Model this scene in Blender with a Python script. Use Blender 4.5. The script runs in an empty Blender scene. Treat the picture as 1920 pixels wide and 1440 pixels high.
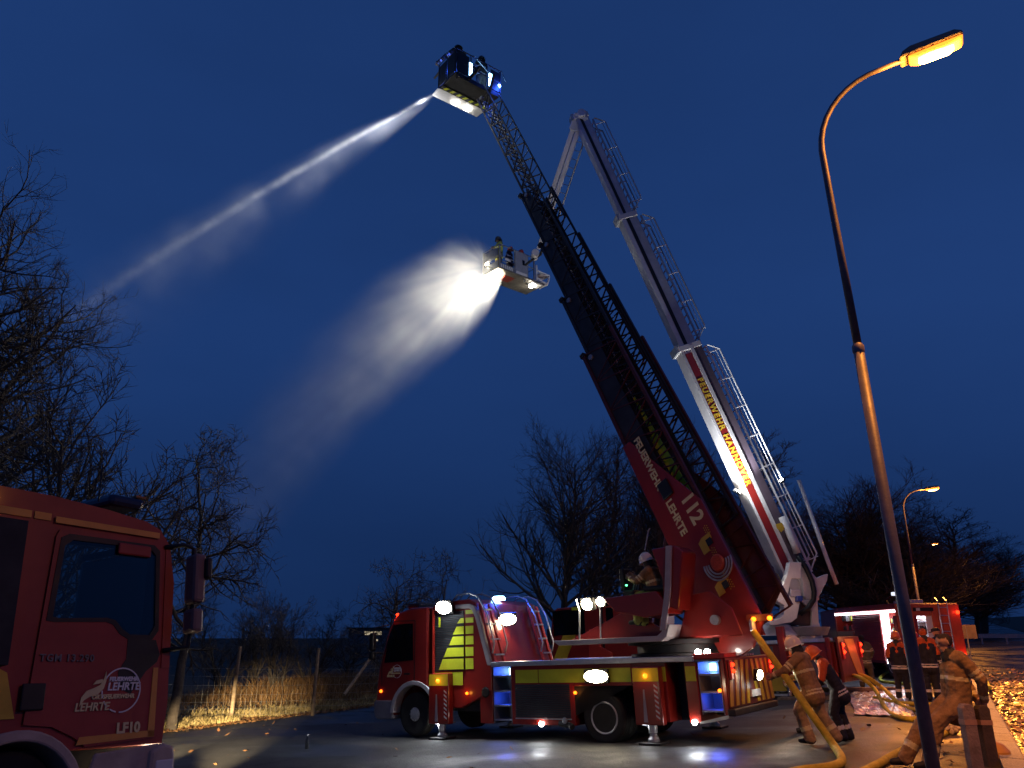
import bpy, bmesh, math, random
import numpy as np
from mathutils import Vector, Matrix, Quaternion
R = math.radians
S = bpy.context.scene
COL = S.collection
# ------------------------------------------------------------------ camera
PITCH = R(18.4); FPX = 1400.0; CAM = Vector((0, 0, 1.8))
cam = bpy.data.cameras.new('camera'); cam_o = bpy.data.objects.new('camera', cam); COL.objects.link(cam_o)
cam.sensor_width = 36; cam.lens = 36 * FPX / 1920; cam.clip_start = 0.1; cam.clip_end = 6000
cam_o.location = CAM; cam_o.rotation_euler = (math.pi / 2 + PITCH, 0, 0)
S.camera = cam_o
# ------------------------------------------------------------------ world: clear sky after sunset
W = bpy.data.worlds.new('World'); S.world = W; W.use_nodes = True
nt = W.node_tree; nt.nodes.clear()
sky = nt.nodes.new('ShaderNodeTexSky'); sky.sky_type = 'NISHITA'; sky.sun_disc = False
sky.sun_elevation = R(6.0); sky.sun_rotation = R(100); sky.air_density = 1.0; sky.dust_density = 0.3; sky.ozone_density = 6.0
tint = nt.nodes.new('ShaderNodeMix'); tint.data_type = 'RGBA'; tint.blend_type = 'MULTIPLY'; tint.inputs[0].default_value = 1
tint.inputs[7].default_value = (1.38, 0.92, 1.10, 1)
# faint uneven cloud veil
tc = nt.nodes.new('ShaderNodeTexCoord'); mp = nt.nodes.new('ShaderNodeMapping'); mp.inputs['Scale'].default_value = (1.4, 1.4, 3.4)
nz = nt.nodes.new('ShaderNodeTexNoise'); nz.inputs['Scale'].default_value = 2.2; nz.inputs['Detail'].default_value = 4
cr = nt.nodes.new('ShaderNodeMapRange'); cr.inputs[1].default_value = 0.3; cr.inputs[2].default_value = 0.75; cr.inputs[3].default_value = 0.95; cr.inputs[4].default_value = 1.06
m2 = nt.nodes.new('ShaderNodeMix'); m2.data_type = 'RGBA'; m2.blend_type = 'MULTIPLY'; m2.inputs[0].default_value = 1
bg = nt.nodes.new('ShaderNodeBackground'); bg.inputs[1].default_value = 0.15
wo = nt.nodes.new('ShaderNodeOutputWorld'); L = nt.links.new
# low clouds even the twilight out: the sky is read from higher up, and dims a little towards the horizon
cmp_ = nt.nodes.new('ShaderNodeMapping'); cmp_.inputs['Scale'].default_value = (0.55, 0.55, 0.5); cmp_.inputs['Location'].default_value = (0, 0, 0.62); nrm = nt.nodes.new('ShaderNodeVectorMath'); nrm.operation = 'NORMALIZE'
sep = nt.nodes.new('ShaderNodeSeparateXYZ'); dim = nt.nodes.new('ShaderNodeMapRange'); dim.interpolation_type = 'SMOOTHSTEP'; dim.inputs[1].default_value = -0.02; dim.inputs[2].default_value = 0.42; dim.inputs[3].default_value = 0.50; dim.inputs[4].default_value = 1.0
m3 = nt.nodes.new('ShaderNodeMix'); m3.data_type = 'RGBA'; m3.blend_type = 'MULTIPLY'; m3.inputs[0].default_value = 1
L(tc.outputs['Generated'], cmp_.inputs[0]); L(cmp_.outputs[0], nrm.inputs[0]); L(nrm.outputs[0], sky.inputs[0]); L(tc.outputs['Generated'], sep.inputs[0]); L(sep.outputs[2], dim.inputs[0])
L(sky.outputs[0], tint.inputs[6]); L(tc.outputs['Generated'], mp.inputs[0]); L(mp.outputs[0], nz.inputs[0]); L(nz.outputs[0], cr.inputs[0])
L(tint.outputs[2], m2.inputs[6]); L(cr.outputs[0], m2.inputs[7]); L(m2.outputs[2], m3.inputs[6]); L(dim.outputs[0], m3.inputs[7]); L(m3.outputs[2], bg.inputs[0]); L(bg.outputs[0], wo.inputs[0])
sun = bpy.data.lights.new('sun', 'SUN'); sun_o = bpy.data.objects.new('sun', sun); COL.objects.link(sun_o)
sun.energy = 0.012; sun.angle = R(40); sun.color = (0.45, 0.6, 1.0); sun_o.rotation_euler = (R(70), 0, R(-20))
S.view_settings.view_transform = 'Standard'; S.view_settings.look = 'None'; S.view_settings.exposure = 0; S.view_settings.gamma = 1
S.view_settings.use_curve_mapping = False
S.cycles.use_denoising = True; S.cycles.max_bounces = 5; S.cycles.diffuse_bounces = 2; S.cycles.glossy_bounces = 3
S.cycles.transmission_bounces = 3; S.cycles.volume_bounces = 0; S.cycles.transparent_max_bounces = 8; S.cycles.sample_clamp_indirect = 4
S.cycles.caustics_reflective = False; S.cycles.caustics_refractive = False
# ------------------------------------------------------------------ geometry helpers
_u = Vector((0, -math.sin(PITCH), math.cos(PITCH))); _f = Vector((0, math.cos(PITCH), math.sin(PITCH)))
def ray(px, py): return _f + Vector((1, 0, 0)) * ((px - 960) / FPX) + _u * ((720 - py) / FPX)
def P(px, py, depth): return CAM + ray(px, py) * depth          # a point seen at that pixel, that far into the scene
def PY(px, py, Y): d = ray(px, py); return CAM + d * (Y / d.y)
def PZ(px, py, Z): d = ray(px, py); return CAM + d * ((Z - CAM.z) / d.z)
def proj(w):
    d = Vector(w) - CAM; z = d.dot(_f); return 960 + FPX * d.x / z, 720 - FPX * d.dot(_u) / z
def gz(x, y):                                                    # the lie of the ground
    return 0.045 * (max(x, -3.0) - 7.0) - 0.03 * (min(max(y, 4), 30.0) - 17.0)
def G(px, py, dz=0.0):
    d = ray(px, py); t = 5.0
    for _ in range(60):
        q = CAM + d * t; t += (gz(q.x, q.y) + dz - q.z) / min(d.z, -0.02) * 0.7; t = max(2, min(t, 400))
    return CAM + d * t
def gnd(x, y, dz=0.0): return Vector((x, y, gz(x, y) + dz))

class MB:
    def __init__(s): s.v = []; s.f = []
    def add(s, vs, fs):
        b = len(s.v); s.v.extend([tuple(q) for q in vs]); s.f.extend([tuple(i + b for i in q) for q in fs]); return s
    def box(s, x0, x1, y0, y1, z0, z1, m=None):
        vs = [Vector((x, y, z)) for z in (z0, z1) for y in (y0, y1) for x in (x0, x1)]
        if m is not None: vs = [m @ q for q in vs]
        return s.add(vs, [(0, 2, 3, 1), (4, 5, 7, 6), (0, 1, 5, 4), (2, 6, 7, 3), (0, 4, 6, 2), (1, 3, 7, 5)])
    def prism(s, poly, axis, a0, a1, m=None):
        n = len(poly)
        def mk(p, a):
            q = {'y': (p[0], a, p[1]), 'x': (a, p[0], p[1]), 'z': (p[0], p[1], a)}[axis]; q = Vector(q)
            return m @ q if m is not None else q
        vs = [mk(p, a0) for p in poly] + [mk(p, a1) for p in poly]
        return s.add(vs, [tuple(range(n))[::-1], tuple(range(n, 2 * n))] + [(i, (i + 1) % n, n + (i + 1) % n, n + i) for i in range(n)])
    def bar(s, p0, p1, w, h=None, up=(0, 0, 1)):
        p0 = Vector(p0); p1 = Vector(p1); h = h or w; a = (p1 - p0).normalized(); up = Vector(up)
        if abs(a.dot(up)) > 0.98: up = Vector((1, 0, 0))
        l = a.cross(up).normalized(); n = l.cross(a); vs = []
        for q in (p0, p1):
            for i, j in ((-1, -1), (1, -1), (1, 1), (-1, 1)): vs.append(q + l * (i * w / 2) + n * (j * h / 2))
        return s.add(vs, [(3, 2, 1, 0), (4, 5, 6, 7), (0, 1, 5, 4), (1, 2, 6, 5), (2, 3, 7, 6), (3, 0, 4, 7)])
    def tube(s, pts, r, n=8, cap=True):
        pts = [Vector(p) for p in pts]; k = len(pts); rs = r if hasattr(r, '__len__') else [r] * k
        t0 = (pts[1] - pts[0]).normalized(); ref = Vector((0, 0, 1)) if abs(t0.z) < 0.9 else Vector((1, 0, 0)); l = t0.cross(ref).normalized()
        vs = []
        for i, p in enumerate(pts):
            t = (pts[min(i + 1, k - 1)] - pts[max(i - 1, 0)]).normalized()
            l = (l - t * l.dot(t)).normalized(); m = t.cross(l)
            for j in range(n):
                a = 2 * math.pi * j / n; vs.append(p + (l * math.cos(a) + m * math.sin(a)) * rs[i])
        fs = [(i * n + j, i * n + (j + 1) % n, (i + 1) * n + (j + 1) % n, (i + 1) * n + j) for i in range(k - 1) for j in range(n)]
        if cap: fs += [tuple(range(n))[::-1], tuple(range((k - 1) * n, k * n))]
        return s.add(vs, fs)
    def cyl(s, p0, p1, r0, r1=None, n=14): return s.tube([p0, p1], [r0, r0 if r1 is None else r1], n)
    def sph(s, c, rad, n=10, m=8, rot=None, t0=0.0, t1=math.pi):
        c = Vector(c); rad = rad if hasattr(rad, '__len__') else (rad,) * 3; vs = []
        for i in range(m + 1):
            t = t0 + (t1 - t0) * i / m
            for j in range(n):
                a = 2 * math.pi * j / n; q = Vector((rad[0] * math.sin(t) * math.cos(a), rad[1] * math.sin(t) * math.sin(a), rad[2] * math.cos(t)))
                vs.append(c + (rot @ q if rot else q))
        return s.add(vs, [(i * n + j, (i + 1) * n + j, (i + 1) * n + (j + 1) % n, i * n + (j + 1) % n) for i in range(m) for j in range(n)] + [tuple(range(m * n, m * n + n))])
    def lathe(s, prof, c, axis=(0, 0, 1), n=24):
        c = Vector(c); q = Vector((0, 0, 1)).rotation_difference(Vector(axis)); k = len(prof); vs = []
        for r_, h in prof:
            for j in range(n):
                a = 2 * math.pi * j / n; vs.append(c + q @ Vector((r_ * math.cos(a), r_ * math.sin(a), h)))
        fs = [(i * n + j, i * n + (j + 1) % n, (i + 1) * n + (j + 1) % n, (i + 1) * n + j) for i in range(k - 1) for j in range(n)]
        if prof[0][0] > 1e-4: fs.append(tuple(range(n))[::-1])
        if prof[-1][0] > 1e-4: fs.append(tuple(range((k - 1) * n, k * n)))
        return s.add(vs, fs)
    def poly(s, pts): b = len(s.v); s.v.extend([tuple(p) for p in pts]); s.f.append(tuple(range(b, b + len(pts)))); return s
    def mesh(s, name):
        me = bpy.data.meshes.new(name); me.from_pydata(s.v, [], s.f); me.validate(); me.update(); return me
    def build(s, name, mat, parent=None, smooth=False, bevel=0, pinv=None):
        o = bpy.data.objects.new(name, s.mesh(name)); COL.objects.link(o)
        if mat is not None: o.data.materials.append(mat)
        if parent is not None:
            o.parent = parent
            if pinv is not None: o.matrix_parent_inverse = pinv
        if smooth:
            o.data.polygons.foreach_set('use_smooth', [True] * len(o.data.polygons))
            if smooth == 'auto':
                o.data.set_sharp_from_angle(angle=R(35))
        if bevel:
            b = o.modifiers.new('bevel', 'BEVEL'); b.width = bevel; b.segments = 2; b.limit_method = 'ANGLE'; b.angle_limit = R(40)
        return o
def tag(o, label=None, cat=None, group=None, kind=None):
    if label: o['label'] = label
    if cat: o['category'] = cat
    if group: o['group'] = group
    if kind: o['kind'] = kind
    return o
def empty(name, m, label=None, cat=None, group=None):
    o = bpy.data.objects.new(name, None); COL.objects.link(o); o.matrix_basis = m if isinstance(m, Matrix) else Matrix.Translation(Vector(m))
    return tag(o, label, cat, group)
def copy_tree(o, parent=None):
    c = o.copy(); COL.objects.link(c); c.parent = parent
    for ch in list(o.children): copy_tree(ch, c)
    return c
def text(s, mat, parent, m, size=1.0, depth=0.006, name='lettering', shear=0.0, bold=0.0, pinv=None, align='LEFT', space=1.0):
    cu = bpy.data.curves.new(name, 'FONT'); cu.body = s; cu.size = size; cu.extrude = depth; cu.shear = shear; cu.offset = bold; cu.resolution_u = 3
    cu.align_x = align; cu.space_character = space
    t = bpy.data.objects.new('tmp', cu); COL.objects.link(t); bpy.context.view_layer.update()
    me = bpy.data.meshes.new_from_object(t); bpy.data.objects.remove(t); me.transform(m); me.name = name
    o = bpy.data.objects.new(name, me); COL.objects.link(o); me.materials.clear(); me.materials.append(mat); o.parent = parent
    if pinv is not None: o.matrix_parent_inverse = pinv
    return o
def basis(o, x, y):                                              # matrix with given origin, x axis and y axis
    x = Vector(x).normalized(); y = Vector(y); z = x.cross(y).normalized(); y = z.cross(x)
    m = Matrix((x, y, z)).transposed().to_4x4(); m.translation = Vector(o); return m
def lamp(kind, loc, power, color, parent=None, target=None, angle=90, blend=0.5, radius=0.05, pinv=None):
    l = bpy.data.lights.new('light', kind); l.energy = power; l.color = color
    if kind != 'AREA': l.shadow_soft_size = radius
    o = bpy.data.objects.new('light', l); COL.objects.link(o)
    if kind == 'SPOT': l.spot_size = R(angle); l.spot_blend = blend
    o.location = loc
    if target is not None: o.rotation_euler = (Vector(target) - Vector(loc)).to_track_quat('-Z', 'Y').to_euler()
    if parent is not None:
        o.parent = parent
        if pinv is not None: o.matrix_parent_inverse = pinv
    return o
# ------------------------------------------------------------------ materials
_m = {}
def mat(name, c=(0.5, 0.5, 0.5), rough=0.5, metal=0.0, coat=0.0, var=0.18, vs=3.0, bump=0.0, bs=40.0, emit=None, es=0.0, trans=0.0, alpha=1.0, c2=None, spec=0.5, ior=1.45):
    if name in _m: return _m[name]
    m = bpy.data.materials.new(name); m.use_nodes = True; t = m.node_tree; b = t.nodes['Principled BSDF']
    b.inputs['Roughness'].default_value = rough; b.inputs['Metallic'].default_value = metal; b.inputs['Coat Weight'].default_value = coat; b.inputs['Coat Roughness'].default_value = 0.08
    b.inputs['Specular IOR Level'].default_value = spec; b.inputs['IOR'].default_value = ior
    b.inputs['Base Color'].default_value = (*c, 1)
    if trans: b.inputs['Transmission Weight'].default_value = trans
    if alpha < 1: b.inputs['Alpha'].default_value = alpha
    if emit: b.inputs['Emission Color'].default_value = (*emit, 1); b.inputs['Emission Strength'].default_value = es
    if var or bump:
        tc = t.nodes.new('ShaderNodeTexCoord')
    if var:
        n = t.nodes.new('ShaderNodeTexNoise'); n.inputs['Scale'].default_value = vs; n.inputs['Detail'].default_value = 6; n.inputs['Roughness'].default_value = 0.65
        r = t.nodes.new('ShaderNodeMapRange'); r.inputs[1].default_value = 0.3; r.inputs[2].default_value = 0.7
        x = t.nodes.new('ShaderNodeMix'); x.data_type = 'RGBA'; lo = c2 or tuple(max(0, q * (1 - var * 1.6)) for q in c)
        x.inputs[6].default_value = (*lo, 1); x.inputs[7].default_value = (*[min(1, q * (1 + var * .5)) for q in c], 1)
        t.links.new(tc.outputs['Object'], n.inputs[0]); t.links.new(n.outputs[0], r.inputs[0]); t.links.new(r.outputs[0], x.inputs[0]); t.links.new(x.outputs[2], b.inputs['Base Color'])
        rr = t.nodes.new('ShaderNodeMapRange'); rr.inputs[3].default_value = min(1, rough * 1.25 + .03); rr.inputs[4].default_value = rough * .85
        t.links.new(n.outputs[0], rr.inputs[0]); t.links.new(rr.outputs[0], b.inputs['Roughness'])
    if bump:
        n2 = t.nodes.new('ShaderNodeTexNoise'); n2.inputs['Scale'].default_value = bs; n2.inputs['Detail'].default_value = 5
        bp = t.nodes.new('ShaderNodeBump'); bp.inputs['Strength'].default_value = bump; bp.inputs['Distance'].default_value = 0.02
        t.links.new(tc.outputs['Object'], n2.inputs[0]); t.links.new(n2.outputs[0], bp.inputs['Height']); t.links.new(bp.outputs[0], b.inputs['Normal'])
    _m[name] = m; return m
RED = mat('red_paint', (0.26, 0.016, 0.010), 0.32, coat=0.5, var=0.12, vs=2.0)
ORED = mat('luminous_red_paint', (0.50, 0.035, 0.02), 0.34, coat=0.4, var=0.12, vs=2.0)
WHITE = mat('white_paint', (0.72, 0.70, 0.68), 0.38, coat=0.3, var=0.10)
GREYP = mat('grey_paint', (0.16, 0.165, 0.18), 0.45, var=0.15)
SILVER = mat('aluminium', (0.55, 0.56, 0.58), 0.38, metal=0.8, var=0.12, vs=6)
CHROME = mat('chrome', (0.75, 0.76, 0.78), 0.12, metal=1.0, var=0.05)
STEEL = mat('galvanised_steel', (0.42, 0.43, 0.45), 0.5, metal=0.6, var=0.2, vs=8)
BLACK = mat('black_plastic', (0.010, 0.010, 0.011), 0.5, var=0.2)
RUBBER = mat('tyre_rubber', (0.014, 0.014, 0.014), 0.85, var=0.2, bump=0.2)
DARK = mat('dark_steel', (0.035, 0.034, 0.036), 0.55, metal=0.3, var=0.25, vs=5)
LADST = mat('ladder_steel', (0.05, 0.045, 0.045), 0.5, metal=0.4, var=0.3, vs=3)
SHUT = mat('shutter_grey', (0.06, 0.066, 0.075), 0.4, metal=0.5, var=0.12, vs=3)
YEL = mat('fluorescent_yellow', (0.62, 0.68, 0.03), 0.45, var=0.1)
RYEL = mat('reflective_yellow', (0.66, 0.42, 0.03), 0.4, var=0.12)
RORG = mat('lamplit_orange_reflective', (0.70, 0.30, 0.05), 0.4, var=0.12)  # orange lamplight on pale reflective strips is put into the colour
CREAM = mat('cream_lettering', (0.72, 0.60, 0.30), 0.45, var=0.08)
WLET = mat('white_lettering', (0.75, 0.74, 0.72), 0.45, var=0.05)
GLASS = mat('dark_window_glass', (0.004, 0.005, 0.007), 0.05, var=0.0, spec=0.35)
PANE = bpy.data.materials.new('clear_window_glass'); PANE.use_nodes = True; _t = PANE.node_tree; _t.nodes.clear()
_o = _t.nodes.new('ShaderNodeOutputMaterial'); _x = _t.nodes.new('ShaderNodeMixShader'); _a = _t.nodes.new('ShaderNodeBsdfTransparent'); _a.inputs[0].default_value = (.50, .55, .55, 1); _g = _t.nodes.new('ShaderNodeBsdfGlossy'); _g.inputs['Roughness'].default_value = .03; _fr = _t.nodes.new('ShaderNodeFresnel'); _fr.inputs[0].default_value = 1.5
_t.links.new(_fr.outputs[0], _x.inputs[0]); _t.links.new(_a.outputs[0], _x.inputs[1]); _t.links.new(_g.outputs[0], _x.inputs[2]); _t.links.new(_x.outputs[0], _o.inputs[0])
AMB_E = mat('lit_amber_lens', (0.9, 0.35, 0.03), 0.3, var=0, emit=(1.0, 0.15, 0.007), es=4.5)
RED_E = mat('lit_red_lens', (0.8, 0.03, 0.02), 0.3, var=0, emit=(1.0, 0.03, 0.006), es=5)
WHT_E = mat('lit_white_lens', (0.9, 0.9, 0.9), 0.3, var=0, emit=(1.0, 0.96, 0.86), es=60)
WRM_E = mat('lit_warm_lens', (0.9, 0.9, 0.8), 0.3, var=0, emit=(1.0, 0.84, 0.56), es=60)
BLU_E = mat('lit_blue_lens', (0.1, 0.2, 0.9), 0.3, var=0, emit=(0.08, 0.25, 1.0), es=16)
CYN_E = mat('lit_pale_blue_lens', (0.3, 0.5, 0.9), 0.3, var=0, emit=(0.3, 0.62, 1.0), es=14)
NA_E = mat('lit_sodium_lamp', (0.9, 0.6, 0.2), 0.3, var=0, emit=(1.0, 0.20, 0.012), es=3.4)
NAH_E = mat('sodium_arc_tube', (0.9, 0.7, 0.4), 0.3, var=0, emit=(1.0, 0.55, 0.16), es=60)
STRIP_E = mat('lit_strip_light', (0.9, 0.9, 0.95), 0.3, var=0, emit=(0.86, 0.86, 1.0), es=9)
REDLENS = mat('red_lens', (0.45, 0.02, 0.015), 0.25, var=0.05)
HOSE = mat('yellow_hose', (0.62, 0.46, 0.03), 0.7, var=0.25, vs=9, bump=0.25, bs=160)
HOSEG = mat('lime_hose', (0.55, 0.6, 0.06), 0.7, var=0.2, vs=9, bump=0.2, bs=160)
WARM = (1.0, 0.88, 0.66); COOL = (0.86, 0.93, 1.0); BLUE = (0.03, 0.10, 1.0); SODIUM = (1.0, 0.33, 0.04); AMBER = (1.0, 0.36, 0.04)
# ================================================================== the setting
def ground_mat(name, c1, c2, scale, rough, bump=0.4, bs=60, patch=None, wet=0.0):
    m = bpy.data.materials.new(name); m.use_nodes = True; t = m.node_tree; b = t.nodes['Principled BSDF']; N = t.nodes.new; LK = t.links.new
    g = N('ShaderNodeNewGeometry')
    n = N('ShaderNodeTexNoise'); n.inputs['Scale'].default_value = scale; n.inputs['Detail'].default_value = 8; n.inputs['Roughness'].default_value = 0.7
    r = N('ShaderNodeMapRange'); r.inputs[1].default_value = 0.3; r.inputs[2].default_value = 0.7
    x = N('ShaderNodeMix'); x.data_type = 'RGBA'; x.inputs[6].default_value = (*c1, 1); x.inputs[7].default_value = (*c2, 1)
    LK(g.outputs['Position'], n.inputs[0]); LK(n.outputs[0], r.inputs[0]); LK(r.outputs[0], x.inputs[0])
    n2 = N('ShaderNodeTexNoise'); n2.inputs['Scale'].default_value = bs; n2.inputs['Detail'].default_value = 4; LK(g.outputs['Position'], n2.inputs[0])
    y = N('ShaderNodeMix'); y.data_type = 'RGBA'; y.blend_type = 'MULTIPLY'; y.inputs[0].default_value = 0.7
    r2 = N('ShaderNodeMapRange'); r2.inputs[1].default_value = 0.35; r2.inputs[2].default_value = 0.65; r2.inputs[3].default_value = 0.45; r2.inputs[4].default_value = 1.3
    LK(n2.outputs[0], r2.inputs[0]); LK(x.outputs[2], y.inputs[6]); LK(r2.outputs[0], y.inputs[7]); LK(y.outputs[2], b.inputs['Base Color'])
    bp = N('ShaderNodeBump'); bp.inputs['Strength'].default_value = bump; bp.inputs['Distance'].default_value = 0.015; LK(n2.outputs[0], bp.inputs['Height']); LK(bp.outputs[0], b.inputs['Normal'])
    b.inputs['Roughness'].default_value = rough
    if wet:                                                      # cracks, tar seams, oil stains
        wn = N('ShaderNodeTexNoise'); wn.inputs['Scale'].default_value = 1.7; wn.inputs['Detail'].default_value = 3; LK(g.outputs['Position'], wn.inputs[0])
        wa = N('ShaderNodeMix'); wa.data_type = 'RGBA'; wa.blend_type = 'ADD'; wa.inputs[0].default_value = 0.5; LK(g.outputs['Position'], wa.inputs[6]); LK(wn.outputs[1], wa.inputs[7])
        vo = N('ShaderNodeTexVoronoi'); vo.feature = 'DISTANCE_TO_EDGE'; vo.inputs['Scale'].default_value = 0.42; LK(wa.outputs[2], vo.inputs[0])
        cr = N('ShaderNodeMapRange'); cr.inputs[1].default_value = 0.004; cr.inputs[2].default_value = 0.014; cr.inputs[3].default_value = 0.35; cr.inputs[4].default_value = 1.0; LK(vo.outputs[0], cr.inputs[0])
        sn = N('ShaderNodeTexNoise'); sn.inputs['Scale'].default_value = 0.55; sn.inputs['Detail'].default_value = 6; sn.inputs['Roughness'].default_value = 0.75; LK(g.outputs['Position'], sn.inputs[0])
        sr = N('ShaderNodeMapRange'); sr.inputs[1].default_value = 0.40; sr.inputs[2].default_value = 0.62; sr.inputs[3].default_value = 0.55; sr.inputs[4].default_value = 1.15; LK(sn.outputs[0], sr.inputs[0])
        mu = N('ShaderNodeMath'); mu.operation = 'MULTIPLY'; LK(cr.outputs[0], mu.inputs[0]); LK(sr.outputs[0], mu.inputs[1])
        z = N('ShaderNodeMix'); z.data_type = 'RGBA'; z.blend_type = 'MULTIPLY'; z.inputs[0].default_value = 1.0; LK(y.outputs[2], z.inputs[6]); LK(mu.outputs[0], z.inputs[7]); LK(z.outputs[2], b.inputs['Base Color'])
    if wet:                                                      # puddled, wetter areas
        n3 = N('ShaderNodeTexNoise'); n3.inputs['Scale'].default_value = 0.33; n3.inputs['Detail'].default_value = 5; LK(g.outputs['Position'], n3.inputs[0])
        r3 = N('ShaderNodeMapRange'); r3.inputs[1].default_value = 0.46; r3.inputs[2].default_value = 0.58; r3.inputs[3].default_value = rough; r3.inputs[4].default_value = wet
        LK(n3.outputs[0], r3.inputs[0]); LK(r3.outputs[0], b.inputs['Roughness'])
    return m
ASPH = ground_mat('asphalt', (0.030, 0.030, 0.032), (0.062, 0.060, 0.058), 0.9, 0.75, 0.6, 26, wet=0.42)
ROADM = ground_mat('road_asphalt', (0.040, 0.040, 0.044), (0.062, 0.062, 0.066), 0.6, 0.5, 0.5, 30, wet=0.25)
EARTH = ground_mat('meadow_earth', (0.030, 0.026, 0.014), (0.060, 0.048, 0.024), 0.7, 0.95, 0.8, 9)
PATHM = ground_mat('path_surface', (0.07, 0.05, 0.036), (0.125, 0.085, 0.055), 1.3, 0.8, 0.6, 45, wet=0.45)
KERBM = ground_mat('kerb_concrete', (0.34, 0.31, 0.27), (0.50, 0.46, 0.40), 2.5, 0.75, 0.4, 50)
# the verge edge on the left and the kerb on the right, both seen on the ground
E0 = G(300, 1374); E1 = G(700, 1323); K0 = G(1905, 1440); K1 = G(1836, 1290)
def xl(y): return E0.x + (E1.x - E0.x) * (y - E0.y) / (E1.y - E0.y)
KD = Vector((K1.x - K0.x, K1.y - K0.y, 0)).normalized(); KN = Vector((KD.y, -KD.x, 0))      # along the kerb, and towards the road
def xr(y): return K0.x + (K1.x - K0.x) * (y - K0.y) / (K1.y - K0.y)
def sheet(name, fx0, fx1, ys, nx, dz, m, zf=None, kind='structure'):
    b = MB(); n = nx + 1
    for y in ys:
        for i in range(n):
            x = fx0(y) + (fx1(y) - fx0(y)) * i / nx; b.v.append((x, y, (zf(x, y) if zf else gz(x, y)) + dz))
    for j in range(len(ys) - 1):
        for i in range(nx): b.f.append((j * n + i, j * n + i + 1, (j + 1) * n + i + 1, (j + 1) * n + i))
    return tag(b.build(name, m, smooth=True), kind=kind)
YS = [-12, -6, 0, 3, 5] + [6 + i for i in range(40)] + [50, 56, 64, 75, 90]
def vz(x, y):                                                    # the bank beyond the verge edge
    d = max(0, xl(y) - x); t = min(1, d / 4.0); return gz(x, y) - 0.02 + 0.24 * t * t * (3 - 2 * t)
def base_z(x, y): return gz(max(-60, min(60, x)), y) - 0.35
sheet('ground', lambda y: -420, lambda y: 420, [-60, -20, 0, 4, 10, 20, 30, 60, 120, 200, 300, 420], 120, 0, EARTH, base_z)
bank = sheet('verge_bank', lambda y: xl(y) - 45, lambda y: xl(y) + 0.25, YS, 60, 0, EARTH, vz)
sheet('yard', xl, lambda y: xr(y) - 1.9, YS, 40, 0.0, ASPH)
sheet('footpath', lambda y: xr(y) - 1.9, lambda y: xr(y) - 0.15, YS, 6, 0.004, PATHM)
sheet('road', lambda y: xr(y) - 0.2, lambda y: xr(y) + 7.5, YS + [120, 170, 260], 12, -0.10, ROADM)
sheet('far_verge', lambda y: xr(y) + 7.3, lambda y: xr(y) + 60, YS + [120, 170, 260], 20, -0.06, EARTH)
# kerb stones, one by one
kerb = tag(bpy.data.objects.new('kerb', None), kind='structure'); COL.objects.link(kerb); rng = random.Random(3)
ks = MB().prism([(-0.15, -0.2), (0.13, -0.2), (0.15, 0.085), (0.12, 0.115), (-0.15, 0.12)], 'y', 0.008, 0.992).mesh('kerb_stone'); ks.materials.append(KERBM)
kang = math.atan2(KD.y, KD.x) - math.pi / 2
for i in range(46):
    q = Vector((xr(K0.y - 5), K0.y - 5, 0)) + KD * i; q.z = gz(q.x, q.y) - 0.035 + rng.uniform(-.008, .008)
    e = q + KD; tilt = math.atan2(gz(e.x, e.y) - gz(q.x, q.y), 1)
    o = bpy.data.objects.new('kerb_stone', ks); COL.objects.link(o); o.parent = kerb; o.location = q; o.rotation_euler = (tilt, rng.uniform(-.02, .02), kang + rng.uniform(-.006, .006))
# ---- leaves, dry grass
def leafmat(name, c1, c2, c3, rough=0.8):
    m = bpy.data.materials.new(name); m.use_nodes = True; t = m.node_tree; b = t.nodes['Principled BSDF']
    g = t.nodes.new('ShaderNodeNewGeometry'); cr = t.nodes.new('ShaderNodeValToRGB'); cr.color_ramp.elements[0].color = (*c1, 1); cr.color_ramp.elements[1].color = (*c3, 1)
    e = cr.color_ramp.elements.new(0.5); e.color = (*c2, 1)
    t.links.new(g.outputs['Random Per Island'], cr.inputs[0]); t.links.new(cr.outputs[0], b.inputs['Base Color']); b.inputs['Roughness'].default_value = rough; b.inputs['Specular IOR Level'].default_value = 0.7 if rough < .5 else 0.2
    b.inputs['Transmission Weight'].default_value = 0.0
    return m
LEAF = leafmat('fallen_leaves', (0.30, 0.14, 0.04), (0.42, 0.24, 0.07), (0.50, 0.36, 0.14), 0.32)
LEAFB = leafmat('brown_leaves', (0.13, 0.06, 0.025), (0.22, 0.11, 0.045), (0.30, 0.17, 0.07))
DRY = leafmat('dry_grass', (0.28, 0.21, 0.09), (0.42, 0.33, 0.16), (0.20, 0.17, 0.06))
BRACKEN = leafmat('dead_bracken', (0.16, 0.085, 0.035), (0.24, 0.13, 0.055), (0.30, 0.19, 0.08))
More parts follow.
